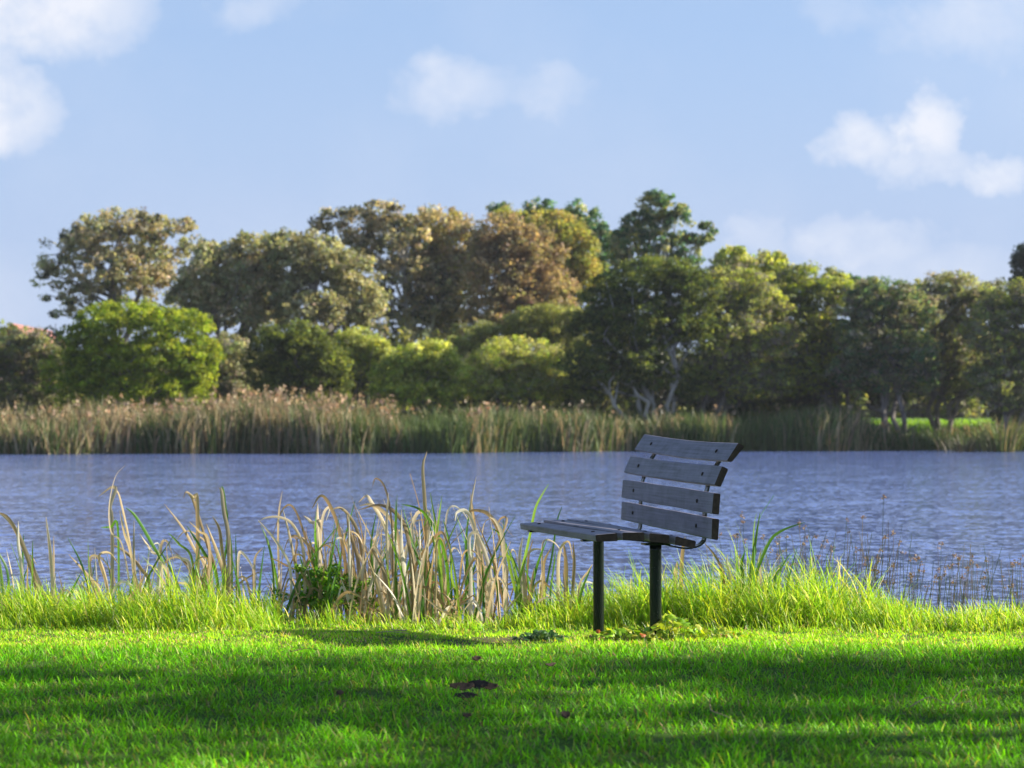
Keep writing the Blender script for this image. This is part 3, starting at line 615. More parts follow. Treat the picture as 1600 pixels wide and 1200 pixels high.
# house with red roof
mbrick = simple_mat('red_brick', (.28, .11, .07), (.36, .16, .11), 4, .9, .1)
mroof = simple_mat('roof_tiles', (.30, .12, .09), (.42, .19, .15), 10, .8, .4)
mframe = simple_mat('white_trim', (.6, .58, .54), (.7, .68, .64), 4, .6, .05)
mglass = simple_mat('dark_glass', (.03, .035, .04), (.05, .06, .07), 2, .1, 0)
D = 150; hx, hz0 = (20-800)/F*D, float(ground_z(-36, 150)); apex = CAM_Z+(HOR-505)/F*D; half, eave = 3.6, apex-2.9
ho = empty('brick_house', (hx, D, hz0)); tag(ho, 'red brick house whose gable peeps over the far left shrubs', 'house')
V = [(hx-half, D, hz0), (hx+half, D, hz0), (hx+half, D, eave), (hx, D, apex-.15), (hx-half, D, eave)]; V += [(a, b_+12, c) for a, b_, c in V]
mesh_obj('wall', V, [[[0, 1, 2, 3, 4], [9, 8, 7, 6, 5]], [[0, 5, 6, 1], [1, 6, 7, 2], [4, 9, 5, 0]]], mbrick, ho)
for s_ in (-1, 1):
    o_ = half+.5; zz = eave-.40
    V = [(hx, D-.4, apex), (hx+s_*o_, D-.4, zz), (hx+s_*o_, D+12.4, zz), (hx, D+12.4, apex)]; V += [(a, b_, c-.14) for a, b_, c in V]
    F6 = [[0, 1, 2, 3], [7, 6, 5, 4], [0, 4, 5, 1], [1, 5, 6, 2], [2, 6, 7, 3], [3, 7, 4, 0]]
    mesh_obj('roof', V, [F6], mroof, ho)
def boxp(c, s): 
    x, y, z = c; a, b_, d = s; V = [(x+i*a/2, y+j*b_/2, z+k*d/2) for k in (-1, 1) for i, j in ((-1, -1), (1, -1), (1, 1), (-1, 1))]
    return V, [[[3, 2, 1, 0], [4, 5, 6, 7], [0, 1, 5, 4], [1, 2, 6, 5], [2, 3, 7, 6], [3, 0, 4, 7]]]
for dx in (-1.7, 1.7):
    wv = mesh_obj('window', *boxp((hx+dx, D-.02, hz0+1.9), (1.4, .1, 1.3)), mframe, ho); 
    pn = mesh_obj('pane', *boxp((hx+dx, D-.075, hz0+1.9), (1.2, .02, 1.1)), mglass, ho); pn.parent = wv

# white water bird by the far reeds
mwhite = simple_mat('white_feathers', (.7, .7, .68), (.8, .8, .78), 20, .7, .1)
bp = W(922, 697.5, 97.2); bp.z = WATER_Z
B = Parts()
def ellipsoid(c, r, nu=12, nv=8):
    V = []; 
    for j in range(nv+1):
        ph = math.pi*j/nv
        for i in range(nu):
            th = 2*math.pi*i/nu; V.append((c[0]+r[0]*math.sin(ph)*math.cos(th), c[1]+r[1]*math.sin(ph)*math.sin(th), c[2]+r[2]*math.cos(ph)))
    i = np.arange(nv)[:, None]*nu; j = np.arange(nu)[None]; k = (j+1) % nu
    return V, [np.stack([i+j, i+nu+j, i+nu+k, i+k], -1).reshape(-1, 4)]
B.add(*ellipsoid((bp.x, bp.y, bp.z+.07), (.17, .1, .1))); B.add(*ellipsoid((bp.x-.17, bp.y, bp.z+.24), (.055, .045, .045)))
V, fs = tube([(bp.x-.12, bp.y, bp.z+.1), (bp.x-.17, bp.y, bp.z+.17), (bp.x-.17, bp.y, bp.z+.24)], [.05, .035, .035], 8); B.add(V, fs)
V, fs = tube([(bp.x-.21, bp.y, bp.z+.24), (bp.x-.28, bp.y, bp.z+.225)], [.018, .004], 6); B.add(V, fs)
V, fs = tube([(bp.x+.1, bp.y, bp.z+.1), (bp.x+.24, bp.y, bp.z+.14)], [.06, .01], 6); B.add(V, fs)
o = B.build('water_bird', mwhite, None, True); recentre(o); tag(o, 'tiny white speck of a bird at the foot of the far reeds', 'bird')

# ------------------------------------------------------------------ foreground reeds
def ribbon(P, pts, wd, col, rng, tip=.15, tw=None):
    """pts (n,3) world; flat blade that tapers, slightly creased"""
    p_ = cat(pts, 5); n_ = len(p_); tg = np.gradient(p_, axis=0); tg /= np.linalg.norm(tg, axis=1, keepdims=True)+1e-9
    vd = np.array([0, 1., 0]); a = rng.uniform(-.7, .7) if tw is None else tw
    sd = np.cross(tg, vd); sd /= np.linalg.norm(sd, axis=1, keepdims=True)+1e-9
    th = a+rng.uniform(-.8, .8)*np.linspace(0, 1, n_); s2 = sd*np.cos(th)[:, None]+vd*np.sin(th)[:, None]
    f = np.linspace(0, 1, n_); ww = wd*np.where(f < .6, 1-.15*f, (1-.09)*(1-((f-.6)/.4)**1.6*(1-tip)))
    nn = np.cross(tg, s2)
    V = np.stack([p_-s2*ww[:, None]/2, p_+nn*wd*.12, p_+s2*ww[:, None]/2], 1).reshape(-1, 3)
    i = np.arange(n_-1)*3; Q_ = np.concatenate([np.stack([i, i+1, i+4, i+3], -1), np.stack([i+1, i+2, i+5, i+4], -1)])
    c = np.array(col)*(1+rng.normal(0, .12))*(1+.10*np.sin(np.linspace(0, 9, n_)+rng.uniform(0, 6)))[:, None]
    P.add(V, [Q_], np.repeat(c, 3, 0))
TAN = [(.62, .52, .33), (.48, .37, .19), (.78, .71, .53), (.36, .27, .14)]; GRN = [(.10, .24, .03), (.07, .19, .03), (.16, .28, .05)]; MIXG = [(.28, .25, .08), (.2, .2, .06)]
def clump(lo, hi, Y, manual, nrand, htop, label, seed, gfrac=.2, group='reed clumps at the edge of the bank', lean=0.0, root_py=965, wmul=.8, bend=.22):
    """manual: list of (kind, width_px, [(px,py)...]) traced blades; nrand more at random between lo..hi with tops near htop"""
    rng = np.random.default_rng(seed); dry, grn = Parts(), Parts(); s = Y/F
    o = empty('reed_clump', [float(q) for q in W((lo+hi)/2, root_py, Y)])
    o.location.z = float(ground_z(o.location.x, Y))
    tag(o, label, 'reeds', group)
    def put(kind, wd, pp, dy=0.0, dslope=0.0):
        pts = []
        for i, (a, b_) in enumerate(pp):
            q_ = W(a, b_, Y+dy); q_.y += dslope*i; pts.append(q_)
        g0 = float(ground_z(pts[0].x, pts[0].y))
        if pts[0].z > g0: pts = [Vector((pts[0].x-(pts[1].x-pts[0].x)*.15, pts[0].y, min(g0, pts[0].z-.02)))]+pts
        P = dry if kind == 'd' else grn
        ribbon(P, [tuple(q_) for q_ in pts], wd*s*wmul, (TAN if kind == 'd' else GRN)[rng.integers(0, 3 if kind == 'g' else 4)], rng)
    for kind, wd, pp in manual: put(kind, wd, pp, rng.uniform(-.12, .12), rng.uniform(-.03, .03))
    for i in range(int(nrand*.8)):
        x0 = rng.uniform(lo, hi); y0 = root_py+rng.uniform(-12, 4); H = (y0-htop)*rng.beta(2.2, 1.8)*1.05+25
        ln = rng.normal(lean, .25)*H; kind = 'g' if rng.random() < gfrac else 'd'
        m = (x0+ln*.35, y0-H*.5)
        if kind == 'd' and rng.random() < bend:
            kx = x0+ln*.8; ky = y0-H*rng.uniform(.75, 1); d_ = rng.choice([-1, 1])*rng.uniform(8, 45)
            pp = [(x0, y0), m, (kx, ky), (kx+d_*.5, ky-rng.uniform(-2, 6)), (kx+d_, ky+rng.uniform(8, 50))]
        elif kind == 'd' and rng.random() < .45:      # broken short stub or collapsed leaf
            d_ = rng.choice([-1, 1])*rng.uniform(20, 70); pp = [(x0, y0), (x0+d_*.4, y0-rng.uniform(10, 55)), (x0+d_, y0-rng.uniform(-3, 50))]
        else: pp = [(x0, y0), m, (x0+ln, y0-H)]
        put(kind, rng.uniform(2.8, 7.5), pp, rng.uniform(-.3, .4), rng.uniform(-.05, .05))
    if dry.n: dry.build('dry_leaves', M_dry, o, True)
    if grn.n: grn.build('green_leaves', M_tall, o, True)
    return o
d, g_ = 'd', 'g'
clump(-20, 60, 11.6, [(d, 10, [(68, 930), (45, 870), (22, 820), (-6, 795)]), (d, 7, [(62, 930), (38, 862), (12, 812), (-12, 800)]), (d, 7, [(35, 890), (28, 850), (26, 815)]), (g_, 6, [(14, 900), (2, 868), (-10, 850)]), (d, 8, [(58, 930), (55, 900), (52, 868)])],
      14, 850, 'thin reeds with two long brown arching leaves at the far left edge', 101, .25)
clump(66, 108, 11.5, [(d, 8, [(84, 925), (80, 870), (72, 808)]), (d, 6, [(84, 925), (83, 880), (81, 838)]), (g_, 4, [(52, 900), (50, 870), (49, 845)])],
      12, 880, 'single pale upright broken reed leaf with brown stub at far left', 102, .2)
clump(120, 260, 11.5, [(d, 5, [(205, 925), (192, 850), (176, 830), (174, 790), (184, 745), (200, 727)]), (d, 7, [(176, 822), (172, 792), (180, 765), (172, 762), (152, 776)]), (d, 5, [(212, 925), (204, 850), (192, 790), (186, 768), (178, 762)]),
      (d, 7, [(215, 925), (206, 860), (198, 832), (192, 796)]), (g_, 7, [(262, 900), (240, 850), (215, 806), (201, 792)]), (d, 7, [(252, 880), (238, 862), (218, 834)]), (d, 8, [(160, 930), (135, 895), (108, 866)]), (d, 7, [(235, 915), (222, 890), (205, 870), (186, 856), (168, 850)]),
      (g_, 5, [(185, 826), (172, 824), (155, 825)]), (g_, 4, [(140, 925), (128, 880), (106, 838)]), (d, 5, [(212, 905), (211, 860), (212, 812)]), (g_, 3, [(142, 925), (140, 880), (139, 840)]), (d, 8, [(250, 885), (262, 895), (275, 930)])],
      34, 850, 'sparse reeds with a tall bent pale tip left of the green leaved group', 103, .3)
clump(262, 330, 11.5, [(d, 7, [(330, 905), (305, 860), (285, 825), (255, 787)]), (g_, 7, [(340, 905), (320, 865), (292, 822)]), (d, 6, [(340, 905), (325, 850), (310, 800), (302, 776), (294, 768), (291, 778)]), (d, 8, [(309, 793), (303, 778), (297, 770)]), (d, 8, [(328, 855), (312, 830), (297, 815)]),
      (g_, 5, [(302, 880), (280, 850), (262, 832)]), (d, 7, [(298, 890), (285, 872), (272, 865)]), (d, 9, [(352, 912), (342, 870), (322, 818)]), (d, 4, [(330, 870), (305, 835), (285, 832), (270, 850)])],
      24, 850, 'leaning olive and tan reeds in the middle of the left bank group', 104, .35)
clump(335, 405, 11.4, [(g_, 7, [(362, 905), (360, 860), (352, 812), (346, 770), (342, 760)]), (d, 8, [(358, 850), (350, 800), (346, 768), (342, 762)]), (d, 7, [(354, 905), (348, 860), (344, 826), (334, 806)]), (g_, 6, [(350, 890), (355, 850), (356, 796)]), (d, 6, [(372, 905), (374, 870), (378, 862), (392, 878), (408, 910)]),
      (g_, 3, [(370, 900), (369, 865), (368, 832)]), (d, 5, [(352, 940), (370, 915), (395, 898), (410, 892)]), (d, 5, [(398, 900), (400, 870), (412, 855)])],
      20, 850, 'upright dark green reeds with pale drooping heads right end of left group', 105, .4)
clump(425, 500, 11.3, [(d, 5, [(438, 930), (436, 850), (438, 800), (444, 766)]), (d, 6, [(470, 930), (462, 880), (452, 830), (443, 795)]), (d, 6, [(455, 900), (448, 870), (425, 835), (405, 812)]), (d, 6, [(475, 865), (460, 822), (440, 808), (418, 808), (405, 815)]),
      (g_, 5, [(428, 900), (420, 850), (408, 820)]), (d, 7, [(482, 900), (455, 888), (430, 876), (416, 874)]), (d, 8, [(500, 950), (465, 935), (430, 920)]), (d, 7, [(465, 955), (464, 940), (465, 925)]), (d, 6, [(500, 880), (480, 850), (462, 838), (448, 840)])],
      34, 840, 'sprawling olive brown reeds left of the main dry clump', 106, .3)
clump(490, 570, 11.3, [(d, 8, [(545, 950), (540, 880), (528, 820), (512, 783), (500, 775), (488, 795)]), (d, 6, [(500, 870), (502, 830), (508, 800), (517, 792), (512, 812)]), (d, 8, [(497, 835), (485, 815), (474, 806)]), (d, 8, [(562, 950), (560, 880), (545, 830), (540, 798)]), (d, 7, [(575, 950), (568, 880), (560, 830), (545, 802), (532, 792), (518, 797)]),
      (g_, 6, [(495, 870), (493, 835), (495, 800)]), (d, 8, [(550, 940), (546, 880), (545, 802)]), (g_, 5, [(583, 900), (580, 850), (588, 800)]), (d, 9, [(570, 955), (566, 900), (572, 815)]), (d, 9, [(500, 830), (496, 812), (496, 785)])],
      60, 800, 'tall dry tan reeds with hooked tips forming the left of the main clump', 107, .15)
clump(560, 650, 11.2, [(d, 9, [(620, 950), (612, 870), (600, 820), (580, 785), (572, 775), (560, 785)]), (d, 8, [(630, 900), (620, 830), (600, 800), (580, 788), (562, 790)]), (d, 9, [(645, 900), (635, 830), (615, 800), (590, 790), (558, 798)]), (d, 6, [(606, 880), (604, 820), (607, 770)]), (d, 4, [(614, 860), (610, 800), (600, 760), (586, 748), (580, 762)]),
      (g_, 4, [(620, 900), (618, 840), (619, 780)]), (d, 10, [(640, 950), (634, 900), (628, 850), (628, 795)]), (d, 9, [(655, 950), (648, 880), (642, 800)]), (g_, 6, [(660, 900), (645, 850), (628, 790)]), (d, 10, [(600, 955), (590, 900), (588, 840)]), (d, 10, [(625, 955), (600, 915), (640, 890)])],
      75, 800, 'dense tan reeds in the heart of the main dry clump', 108, .15)
clump(640, 730, 11.2, [(d, 8, [(668, 900), (666, 840), (663, 780), (660, 730), (666, 706)]), (d, 8, [(672, 920), (665, 850), (655, 790), (641, 740)]), (g_, 6, [(690, 900), (684, 840), (672, 770)]), (g_, 5, [(682, 850), (686, 810), (691, 775)]), (g_, 7, [(700, 900), (690, 850), (660, 800), (626, 788)]), (d, 9, [(655, 950), (658, 900), (655, 810)]),
      (g_, 4, [(618, 870), (619, 820), (620, 772)]), (d, 9, [(700, 955), (694, 900), (690, 850)]), (g_, 5, [(705, 880), (700, 840), (692, 810)]), (d, 12, [(560, 965), (600, 930), (640, 895)]), (d, 9, [(648, 960), (668, 935), (685, 905)]), (g_, 7, [(712, 930), (706, 900), (705, 870)]), (d, 8, [(700, 940), (690, 925), (668, 910), (640, 925)])],
      75, 800, 'dense reeds crowned by the tallest single tan spike, centre of the bank', 109, .2)
clump(730, 800, 11.3, [(d, 7, [(748, 900), (742, 830), (736, 790), (744, 745)]), (d, 8, [(762, 950), (752, 880), (740, 820), (728, 797), (714, 800), (712, 812)]), (d, 8, [(790, 900), (782, 840), (765, 805), (742, 797), (726, 803)]), (g_, 6, [(732, 900), (728, 850), (735, 782)]), (d, 7, [(755, 900), (745, 840), (735, 770)]), (d, 9, [(768, 950), (765, 890), (745, 830), (738, 825)]),
      (d, 9, [(790, 955), (788, 890), (785, 840), (775, 815), (765, 808)]), (g_, 7, [(812, 950), (800, 900), (785, 840), (765, 822)]), (d, 8, [(780, 960), (775, 900), (770, 830)]), (g_, 8, [(815, 940), (806, 900), (796, 870), (770, 875)]), (g_, 5, [(728, 930), (728, 890), (730, 860)])],
      48, 805, 'tan and green reeds arching leftwards near the bench seat', 110, .25)
clump(806, 905, 11.3, [(g_, 6, [(806, 930), (818, 880), (828, 835), (836, 795), (845, 775), (857, 755)]), (g_, 5, [(852, 925), (862, 870), (870, 815), (878, 790)]), (d, 7, [(815, 930), (812, 870), (817, 838)]), (d, 5, [(822, 925), (826, 870), (833, 842)]), (g_, 6, [(830, 925), (840, 880), (855, 840)]), (d, 9, [(872, 925), (872, 880), (876, 855), (888, 845), (894, 870)]),
      (d, 9, [(884, 925), (884, 880), (880, 845)]), (d, 7, [(895, 920), (897, 880), (895, 845)]), (d, 12, [(816, 952), (828, 932), (836, 915)]), (g_, 5, [(860, 925), (866, 880), (868, 860)]), (d, 7, [(850, 925), (850, 880), (862, 855)]), (d, 4, [(905, 915), (920, 890), (925, 880)]), (d, 7, [(820, 920), (818, 880), (830, 860), (850, 858)])],
      26, 848, 'short tan stalks and green blades under the left end of the bench seat', 111, .35)
clump(1128, 1225, 11.2, [(g_, 6, [(1178, 905), (1180, 850), (1188, 810), (1211, 774)]), (g_, 7, [(1176, 910), (1176, 870), (1180, 840), (1186, 800)]), (g_, 8, [(1172, 905), (1176, 880), (1184, 858)]), (g_, 7, [(1160, 905), (1158, 880), (1163, 860)]), (g_, 6, [(1180, 905), (1190, 872), (1204, 843), (1216, 832), (1232, 824), (1257, 816)]), (g_, 7, [(1210, 905), (1222, 885), (1235, 864)]), (g_, 4, [(1176, 860), (1178, 820), (1181, 802)]),
      (d, 5, [(1130, 900), (1118, 870), (1100, 848)]), (d, 7, [(1140, 900), (1135, 880), (1136, 866)]), (d, 5, [(1188, 895), (1186, 875), (1190, 858)])],
      10, 860, 'fresh green upright blades rising just right of the bench back', 112, .7, bend=.1)
clump(1048, 1075, 11.4, [(d, 8, [(1064, 900), (1066, 860), (1069, 838)]), (d, 9, [(1055, 905), (1055, 890), (1057, 875)])], 3, 880, 'lone pale stalk beneath the rear of the bench seat', 113, .1, bend=.1)

# rushes with small brown seed heads, right bank
def rushes(lo, hi, n, manual, label, seed, Y=11.8, top=840, lean=.15):
    rng = np.random.default_rng(seed)
    o = empty('rush_clump', [float(q) for q in W((lo+hi)/2, 950, Y)]); o.location.z = float(ground_z(o.location.x, Y)); tag(o, label, 'rushes', 'rush clumps on the right bank')
    items = [(x0, x1, y1, h_) for (x0, x1, y1, h_) in manual]
    for _ in range(n):
        x0 = rng.uniform(lo, hi); H = (950-top)*rng.beta(2, 1.7)+18; items.append((x0, x0+rng.normal(lean, .28)*H, 950-H, rng.random() < .45))
    for (x0, x1, y1, h_) in items:
        Yd = Y+rng.uniform(-.35, .45); r_ = W(x0, 950, Yd); r_.z = float(ground_z(r_.x, Yd)); t_ = W(x1, y1, Yd); m_ = (r_+t_)/2+Vector((rng.normal(0, .012), rng.normal(0, .012), 0))
        V, fs = tube(cat([tuple(r_), tuple(m_), tuple(t_)], 4), np.linspace(.0028, .0011, 9)*rng.uniform(.8, 1.25), 5)
        col = np.array([(.16, .2, .08), (.28, .22, .14), (.36, .29, .18), (.12, .16, .07)][rng.integers(0, 4)])*(1+rng.normal(0, .1)); st = Parts(); st.add(V, fs, col); st.build('stem', M_dry, o)
        if h_:
            q_ = np.array(t_)-np.array([0, 0, rng.uniform(0, .03)]); k = rng.integers(3, 7)
            cs = q_+rng.normal(0, .007, (k, 3)); V, fs, C = leaves(rng, cs, rng.uniform(.004, .009, k), 9, .0045, [(.36, .25, .15), (.42, .3, .18), (.3, .2, .12)], 1, .5, .15, 0); mesh_obj('seed_head', V, fs, M_dry, o, C)
    return o
rushes(1130, 1200, 16, [(1155, 1162, 815, 1), (1168, 1158, 802, 1), (1150, 1152, 832, 1), (1200, 1180, 845, 0)], 'short brown rushes between the bench and the green blades', 121, top=840)
rushes(1200, 1300, 46, [(1232, 1228, 835, 1), (1250, 1248, 810, 1), (1258, 1257, 822, 1), (1284, 1285, 850, 1), (1265, 1300, 855, 1)], 'dense brownish rushes right of the green blades', 122, top=835)
rushes(1300, 1392, 48, [(1374, 1380, 776, 1), (1315, 1323, 805, 1), (1342, 1347, 806, 1), (1330, 1345, 850, 1), (1350, 1386, 820, 0), (1366, 1409, 818, 0), (1330, 1362, 830, 0)], 'tallest rushes with one slim stalk above the rest, right bank', 123, top=825, lean=.25)
rushes(1392, 1490, 46, [(1462, 1464, 850, 1), (1440, 1478, 868, 0), (1415, 1438, 876, 1), (1395, 1429, 866, 1), (1502, 1516, 850, 0), (1496, 1497, 865, 1)], 'grey brown rushes along the water between tallest group and right edge', 124, top=862, lean=.2)
rushes(1490, 1625, 60, [(1530, 1515, 850, 0), (1508, 1566, 850, 0), (1560, 1536, 850, 0), (1595, 1560, 873, 0), (1590, 1572, 880, 0), (1545, 1580, 878, 1)], 'crossing dark green rushes at the right edge of the bank', 125, top=872, lean=0)

# green weed under the reeds
rng = np.random.default_rng(131)
o = empty('leafy_bush', [float(q) for q in W(515, 955, 11.15)]); o.location.z = float(ground_z(o.location.x, 11.15))
tag(o, 'low green leafy weed growing among the reeds left of centre', 'weed')
k = 70; cs = np.array([tuple(W(rng.normal(512, 28), rng.uniform(888, 950), 11.2+rng.uniform(-.12, .2))) for _ in range(k)])
V, fs, C = leaves(rng, cs, rng.uniform(.03, .06, k), 40, .014, [(.14, .32, .02), (.2, .38, .03), (.09, .22, .02)], .8, .4, .2, .4); mesh_obj('leaves', V, fs, M_weed, o, C)
T = Parts()
for _ in range(9): branch(T, np.array(o.location)+rng.normal(0, .05, 3)*[1, 1, 0], cs[rng.integers(0, k)], .005, .002, rng, 5, .05, 5)
T.build('stems', M_bark, o)

# broad leaved weeds round the posts
def weed(cx, cy, n, rx, ry, hmax, lsz, pal, label, seed, redf=.05):
    rng = np.random.default_rng(seed); lv, st = Parts(), Parts(); cw = None
    Yc = 1.0*F/(cy-HOR)
    o = empty('leafy_weed', ((cx-800)/F*Yc, Yc, 0)); o.location.z = float(ground_z(o.location.x, Yc)); tag(o, label, 'weed', 'leafy weeds around the bench posts')
    for i in range(n):
        px = cx+np.clip(rng.normal(0, .5), -1.1, 1.1)*rx; Yd = Yc+np.clip(rng.normal(0, .5), -1, 1)*ry; X_ = (px-800)/F*Yd; gz = float(ground_z(X_, Yd))
        h_ = hmax*rng.uniform(.25, 1)*(1-.6*abs((px-cx)/rx)); c_ = np.array([X_, Yd, gz+h_])
        root = np.array([X_+rng.normal(0, .015), Yd+rng.normal(0, .015), gz]); V, fs = tube([root, (root+c_)/2+[.003, 0, .004], c_], [.0014, .0011, .0008], 4); st.add(V, fs, (.12, .2, .03))
        nrm = np.array([rng.normal(0, .55), rng.normal(-.3, .5), 1]); nrm /= np.linalg.norm(nrm); a = rng.normal(size=3); u_ = np.cross(nrm, a); u_ /= np.linalg.norm(u_); v_ = np.cross(nrm, u_)
        s_ = lsz*rng.uniform(.5, 1.2); m = 11; ring = []
        for k in range(m):                     # lobed leaf outline, three rounded lobes
            t_ = 2*math.pi*k/m; rr = s_*(.78+.22*math.cos(3*t_))*(1 if k else .6); ring.append(c_+u_*rr*math.cos(t_)+v_*rr*math.sin(t_)+nrm*(-.18*rr*math.cos(t_)**2))
        V = np.array([c_+nrm*.12*s_]+ring); fs = [np.array([[0, 1+k, 1+(k+1) % m] for k in range(m)])]
        c = np.array(pal[rng.integers(0, len(pal))])*(1+rng.normal(0, .15))
        if rng.random() < redf: c = np.array([.5, .15, .04])
        lv.add(V, fs, c)
    lv.build('leaves', M_weed, o); st.build('stems', M_weed, o)
WP = [(.32, .52, .03), (.44, .55, .03), (.22, .42, .02), (.50, .52, .05)]
weed(1050, 1000, 130, 45, .2, .12, .028, WP, 'tall yellow green lobed weed hugging the right bench post', 141, .03)
weed(975, 1003, 170, 55, .2, .065, .022, WP, 'low weed with reddish leaves between the two bench posts', 142, .06)
weed(1120, 1000, 60, 40, .15, .055, .02, WP, 'low yellowish weed trailing right of the bench posts', 143, .06)
weed(845, 998, 110, 38, .12, .05, .018, [(.05, .13, .03), (.07, .17, .04), (.12, .2, .07)], 'small dark green weed beside the bare soil left of bench', 144, 0)
# bits on the lawn
mdead = simple_mat('dead_leaf', (.05, .028, .016), (.16, .10, .06), 60, .8, .4)
mdead2 = simple_mat('dark_bark_chip', (.018, .013, .010), (.07, .05, .038), 40, .85, .5)
mstick = simple_mat('twig_bark', (.20, .13, .08), (.34, .24, .15), 60, .8, .3)
mstraw = simple_mat('straw', (.38, .27, .16), (.55, .42, .28), 40, .7, .3)
def on_ground(px, py):
    Yd = .95*F/(py-HOR)
    for _ in range(6): Yd = (CAM_Z-float(ground_z((px-800)/F*Yd, Yd)))*F/(py-HOR)
    return Vector(((px-800)/F*Yd, Yd, float(ground_z((px-800)/F*Yd, Yd))))
def dead_leaf(px, py, L_, Wd, rot, curl, mat, label, seed, lift=.025, tilt=.4):
    rng = np.random.default_rng(seed); L_ *= .85; Wd *= .7; c = on_ground(px, py+6); nu, nv = 10, 6; V = []
    for i in range(nu+1):
        f = i/nu; wd = Wd*math.sin(math.pi*min(max(f, .04), .97))**.7
        for j in range(nv+1):
            g = j/nv*2-1; x_ = (f-.5)*L_; y_ = g*wd/2; z_ = lift+curl*(g*g)*Wd*.5+.25*curl*L_*(f-.5)**2*4*.5+rng.normal(0, .0012)+y_*tilt
            V.append((c.x+x_*math.cos(rot)-y_*math.sin(rot), c.y+x_*math.sin(rot)+y_*math.cos(rot), c.z+z_))
    i = np.arange(nu)[:, None]*(nv+1); j = np.arange(nv)[None]; Q_ = np.stack([i+j, i+nv+1+j, i+nv+2+j, i+j+1], -1).reshape(-1, 4)
    o = mesh_obj('dead_leaf', V, [Q_], mat, None, None, True); sm_ = o.modifiers.new('thickness', 'SOLIDIFY'); sm_.thickness = .0012
    recentre(o); tag(o, label, 'leaf', 'dead leaves lying on the lawn'); return o
dead_leaf(722, 1082, .10, .035, .15, .7, mdead, 'long dark curled leaf, left half of the dark pile on the lawn', 1, .03, .9)
dead_leaf(748, 1080, .085, .035, -.2, .5, mdead2, 'broad blackish curled leaf, raised middle of the dark pile', 2, .035, 1.1)
dead_leaf(765, 1080, .07, .03, .2, .6, mdead, 'thin brown leaf trailing at the right of the dark pile', 3, .028, .9)
dead_leaf(728, 1090, .09, .03, .0, .4, mdead2, 'grey brown leaf lying lowest in the dark pile', 4, .02, .8)
dead_leaf(884, 1136, .035, .024, .5, 1.2, mdead, 'small dark brown curled leaf near the bottom centre of the lawn', 5, .045, 1)
dead_leaf(532, 1096, .03, .018, -.5, 1, mdead, 'small brown leaf on the shaded lawn left of the dark pile', 6, .04, 1)
dead_leaf(745, 1038, .04, .022, .3, 1, mdead, 'small brown leaf on the lawn just above the dark pile', 7, .035, 1)
dead_leaf(860, 1047, .06, .018, .7, .6, mdead, 'slender brown leaf on the lawn below and left of the bench posts', 8, .035, .8)
dead_leaf(730, 1127, .03, .018, .1, 1, mdead, 'faint reddish brown leaf on the lawn below the dark pile', 9, .03, .8)
dead_leaf(625, 988, .09, .012, -.25, .4, mstraw, 'pale straw coloured leaf strip lying by the bare soil', 10, .03, .3)
def stick(name, pts, r0, mat, label, seed, side=None):
    rng = np.random.default_rng(seed); P = Parts(); pp = [on_ground(a, b_) for a, b_, z_ in pts]; pp = [(q_.x, q_.y, q_.z+z_) for q_, (a, b_, z_) in zip(pp, pts)]
    c = cat(pp, 5); V, fs = tube(c, np.linspace(r0, r0*.4, len(c)), 6); P.add(V, fs)
    if side: s2 = [on_ground(a, b_) for a, b_, z_ in side]; s2 = [(q_.x, q_.y, q_.z+z_) for q_, (a, b_, z_) in zip(s2, side)]; c = cat(s2, 4); V, fs = tube(c, np.linspace(r0*.6, r0*.25, len(c)), 5); P.add(V, fs)
    o = P.build(name, mat, None, True); recentre(o); tag(o, label, 'twig', 'fallen twigs on the lawn')
stick('twig', [(1110, 1135, .09), (1108, 1128, .06), (1112, 1132, .045), (1132, 1140, .045), (1155, 1150, .04)], .0022, mstick, 'thin tan twig with an upright kink on the lawn right of centre', 1)
stick('twig', [(1420, 1120, .035), (1450, 1112, .05), (1480, 1118, .04), (1515, 1116, .045)], .002, mstick, 'thin reddish twig lying on the shaded lawn at right', 2, [(1480, 1118, .04), (1498, 1108, .06), (1510, 1104, .06)])
stick('twig', [(588, 996, .025), (610, 996, .03), (640, 999, .03)], .0025, mstraw, 'short pale twig in the sunlit lawn between shadow and soil', 3)
stick('twig', [(455, 1033, .04), (480, 1030, .045), (510, 1032, .04)], .0018, mdead, 'fine dark twig at the edge of the lawn shade, left', 4)

# ------------------------------------------------------------------ trees beside the camera that shade the lawn
def shade_tree(cx, cy, lobes, label, seed, n, top):
    n = int(n*1.25); rng = np.random.default_rng(seed); gz = float(ground_z(cx, cy)); o = empty('shade_tree', (cx, cy, gz)); tag(o, label, 'tree', 'trees beside the lawn outside the picture')
    P, T = Parts(), Parts(); pts = branch(T, (cx, cy, gz-.2), (cx+.3, cy+.2, top*.75), .22, .09, rng, 8, .02, 10)
    for (dx, dy, z_, rx, ry, rz) in lobes:
        c = np.array([cx+dx, cy+dy, z_]); k = int(n*rx*ry/6); v = rng.normal(size=(k, 3)); v /= np.linalg.norm(v, axis=1, keepdims=True)
        cs = c+v*np.array([rx, ry, rz])*rng.uniform(.3, 1, (k, 1))
        V, fs, C = leaves(rng, cs, rng.uniform(.18, .4, k), 60, .06, [(.08, .11, .03), (.12, .14, .04)], .7, .4, .2, .2); P.add(V, fs, C)
        branch(T, pts[rng.integers(4, 8)], c, .08, .03, rng, 6, .05, 6)
    P.build('crown', M_leaf, o); T.build('trunk', M_bark, o)
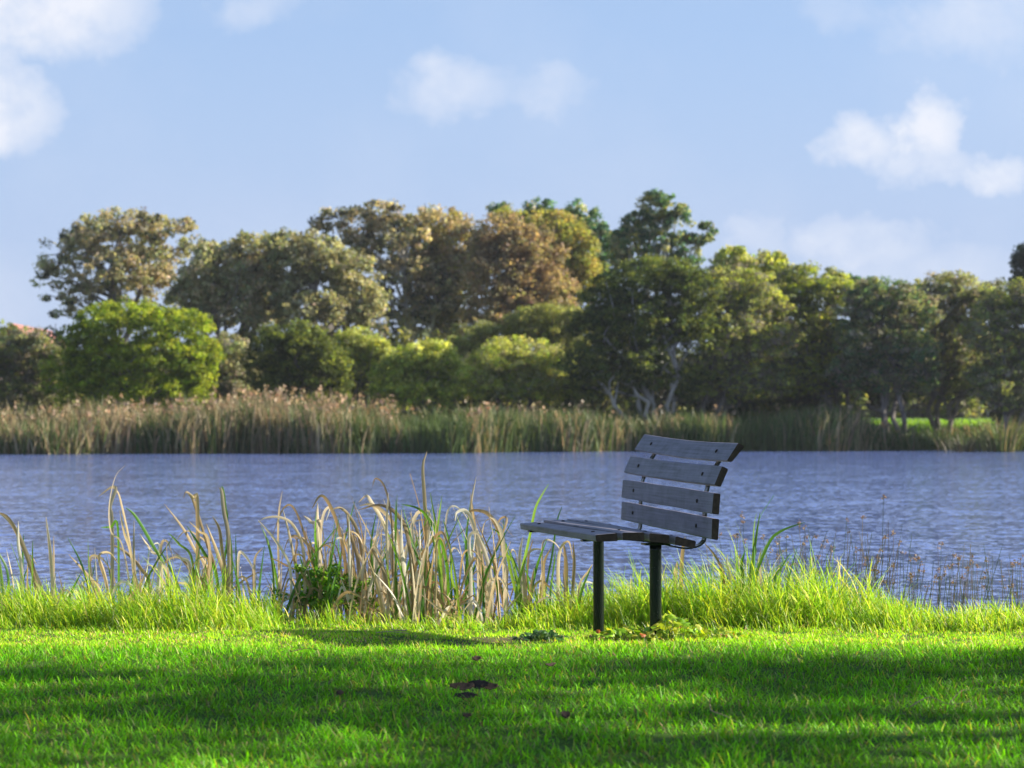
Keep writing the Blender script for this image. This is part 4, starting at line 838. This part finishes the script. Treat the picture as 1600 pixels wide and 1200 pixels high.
# a lobe centred at S casts its shade where the sun's line through S meets the lawn
def over(x, y, z): k_ = z/SUN.z; return (x+SUN.x*k_, y+SUN.y*k_, z)
def lobes_for(spots, z, ox, oy):
    out = []
    for (x, y, rx, ry, rz, dz) in spots:
        rx *= 1.3; ry *= 1.35
        a = over(x, y, z+dz); out.append((a[0]-ox, a[1]-oy, a[2], rx, ry, rz))
    return out
SPOTS = [(-.2, 7.3, 1.3, .3, .3, .6), (1.3, 7.5, 1.2, .3, .3, 0), (-2.4, 6.7, .9, .35, .3, .2), (.6, 6.75, 1.0, .25, .3, .5), (-.9, 6.55, 1.1, .3, .3, .2), (-.6, 6.0, 1.3, .25, .3, .6), (-2.0, 7.45, .9, .42, .3, 0), (-.6, 7.75, 1.1, .42, .3, .4), (.8, 7.95, 1.1, .42, .3, -.3), (2.2, 8.15, 1.0, .42, .3, .3), (-1.2, 6.9, 1.2, .35, .3, .8), (.4, 7.15, 1.2, .35, .3, .1), (1.9, 7.0, .9, .25, .3, 1),
         (-.5, 6.3, 1.1, .30, .3, .5), (.7, 6.4, 1.0, .35, .3, .9), (2.0, 6.45, .8, .22, .3, .2), (-2.2, 6.3, .7, .18, .3, .2), (-1.3, 5.75, 1, .25, .3, .3), (.1, 5.75, 1.0, .3, .3, .7), (1.3, 5.5, .8, .18, .3, .1), (-.4, 5.2, 1.8, .3, .3, .4), (-2.7, 6.9, .8, .4, .3, .4), (3.2, 8.2, .8, .45, .3, .4)]
o1 = over(0, 7.5, 5.5); shade_tree(o1[0]+.5, o1[1]+.2, lobes_for([s for s in SPOTS if s[1] > 6.8], 5.5, o1[0]+.5, o1[1]+.2), 'spreading tree to the right of the camera shading the lawn', 151, 34, 6)
o2 = over(0, 5.8, 6.0); shade_tree(o2[0]-.5, o2[1]-.2, lobes_for([s for s in SPOTS if s[1] <= 6.8], 6.0, o2[0]-.5, o2[1]-.2), 'second tree right of the camera with sparser crown', 152, 30, 6.5)

# ------------------------------------------------------------------ thin lakeside haze
mh, nt, out = mat_new('air')
pv = nt.nodes.new('ShaderNodeVolumePrincipled'); pv.inputs['Color'].default_value = (.86, .9, 1, 1); pv.inputs['Density'].default_value = .0002; pv.inputs['Anisotropy'].default_value = .2
nt.links.new(pv.outputs[0], out.inputs[1])
hz = mesh_obj('haze', *boxp((0, 110, 13.5), (320, 360, 31.5)), mh); tag(hz, kind='stuff')
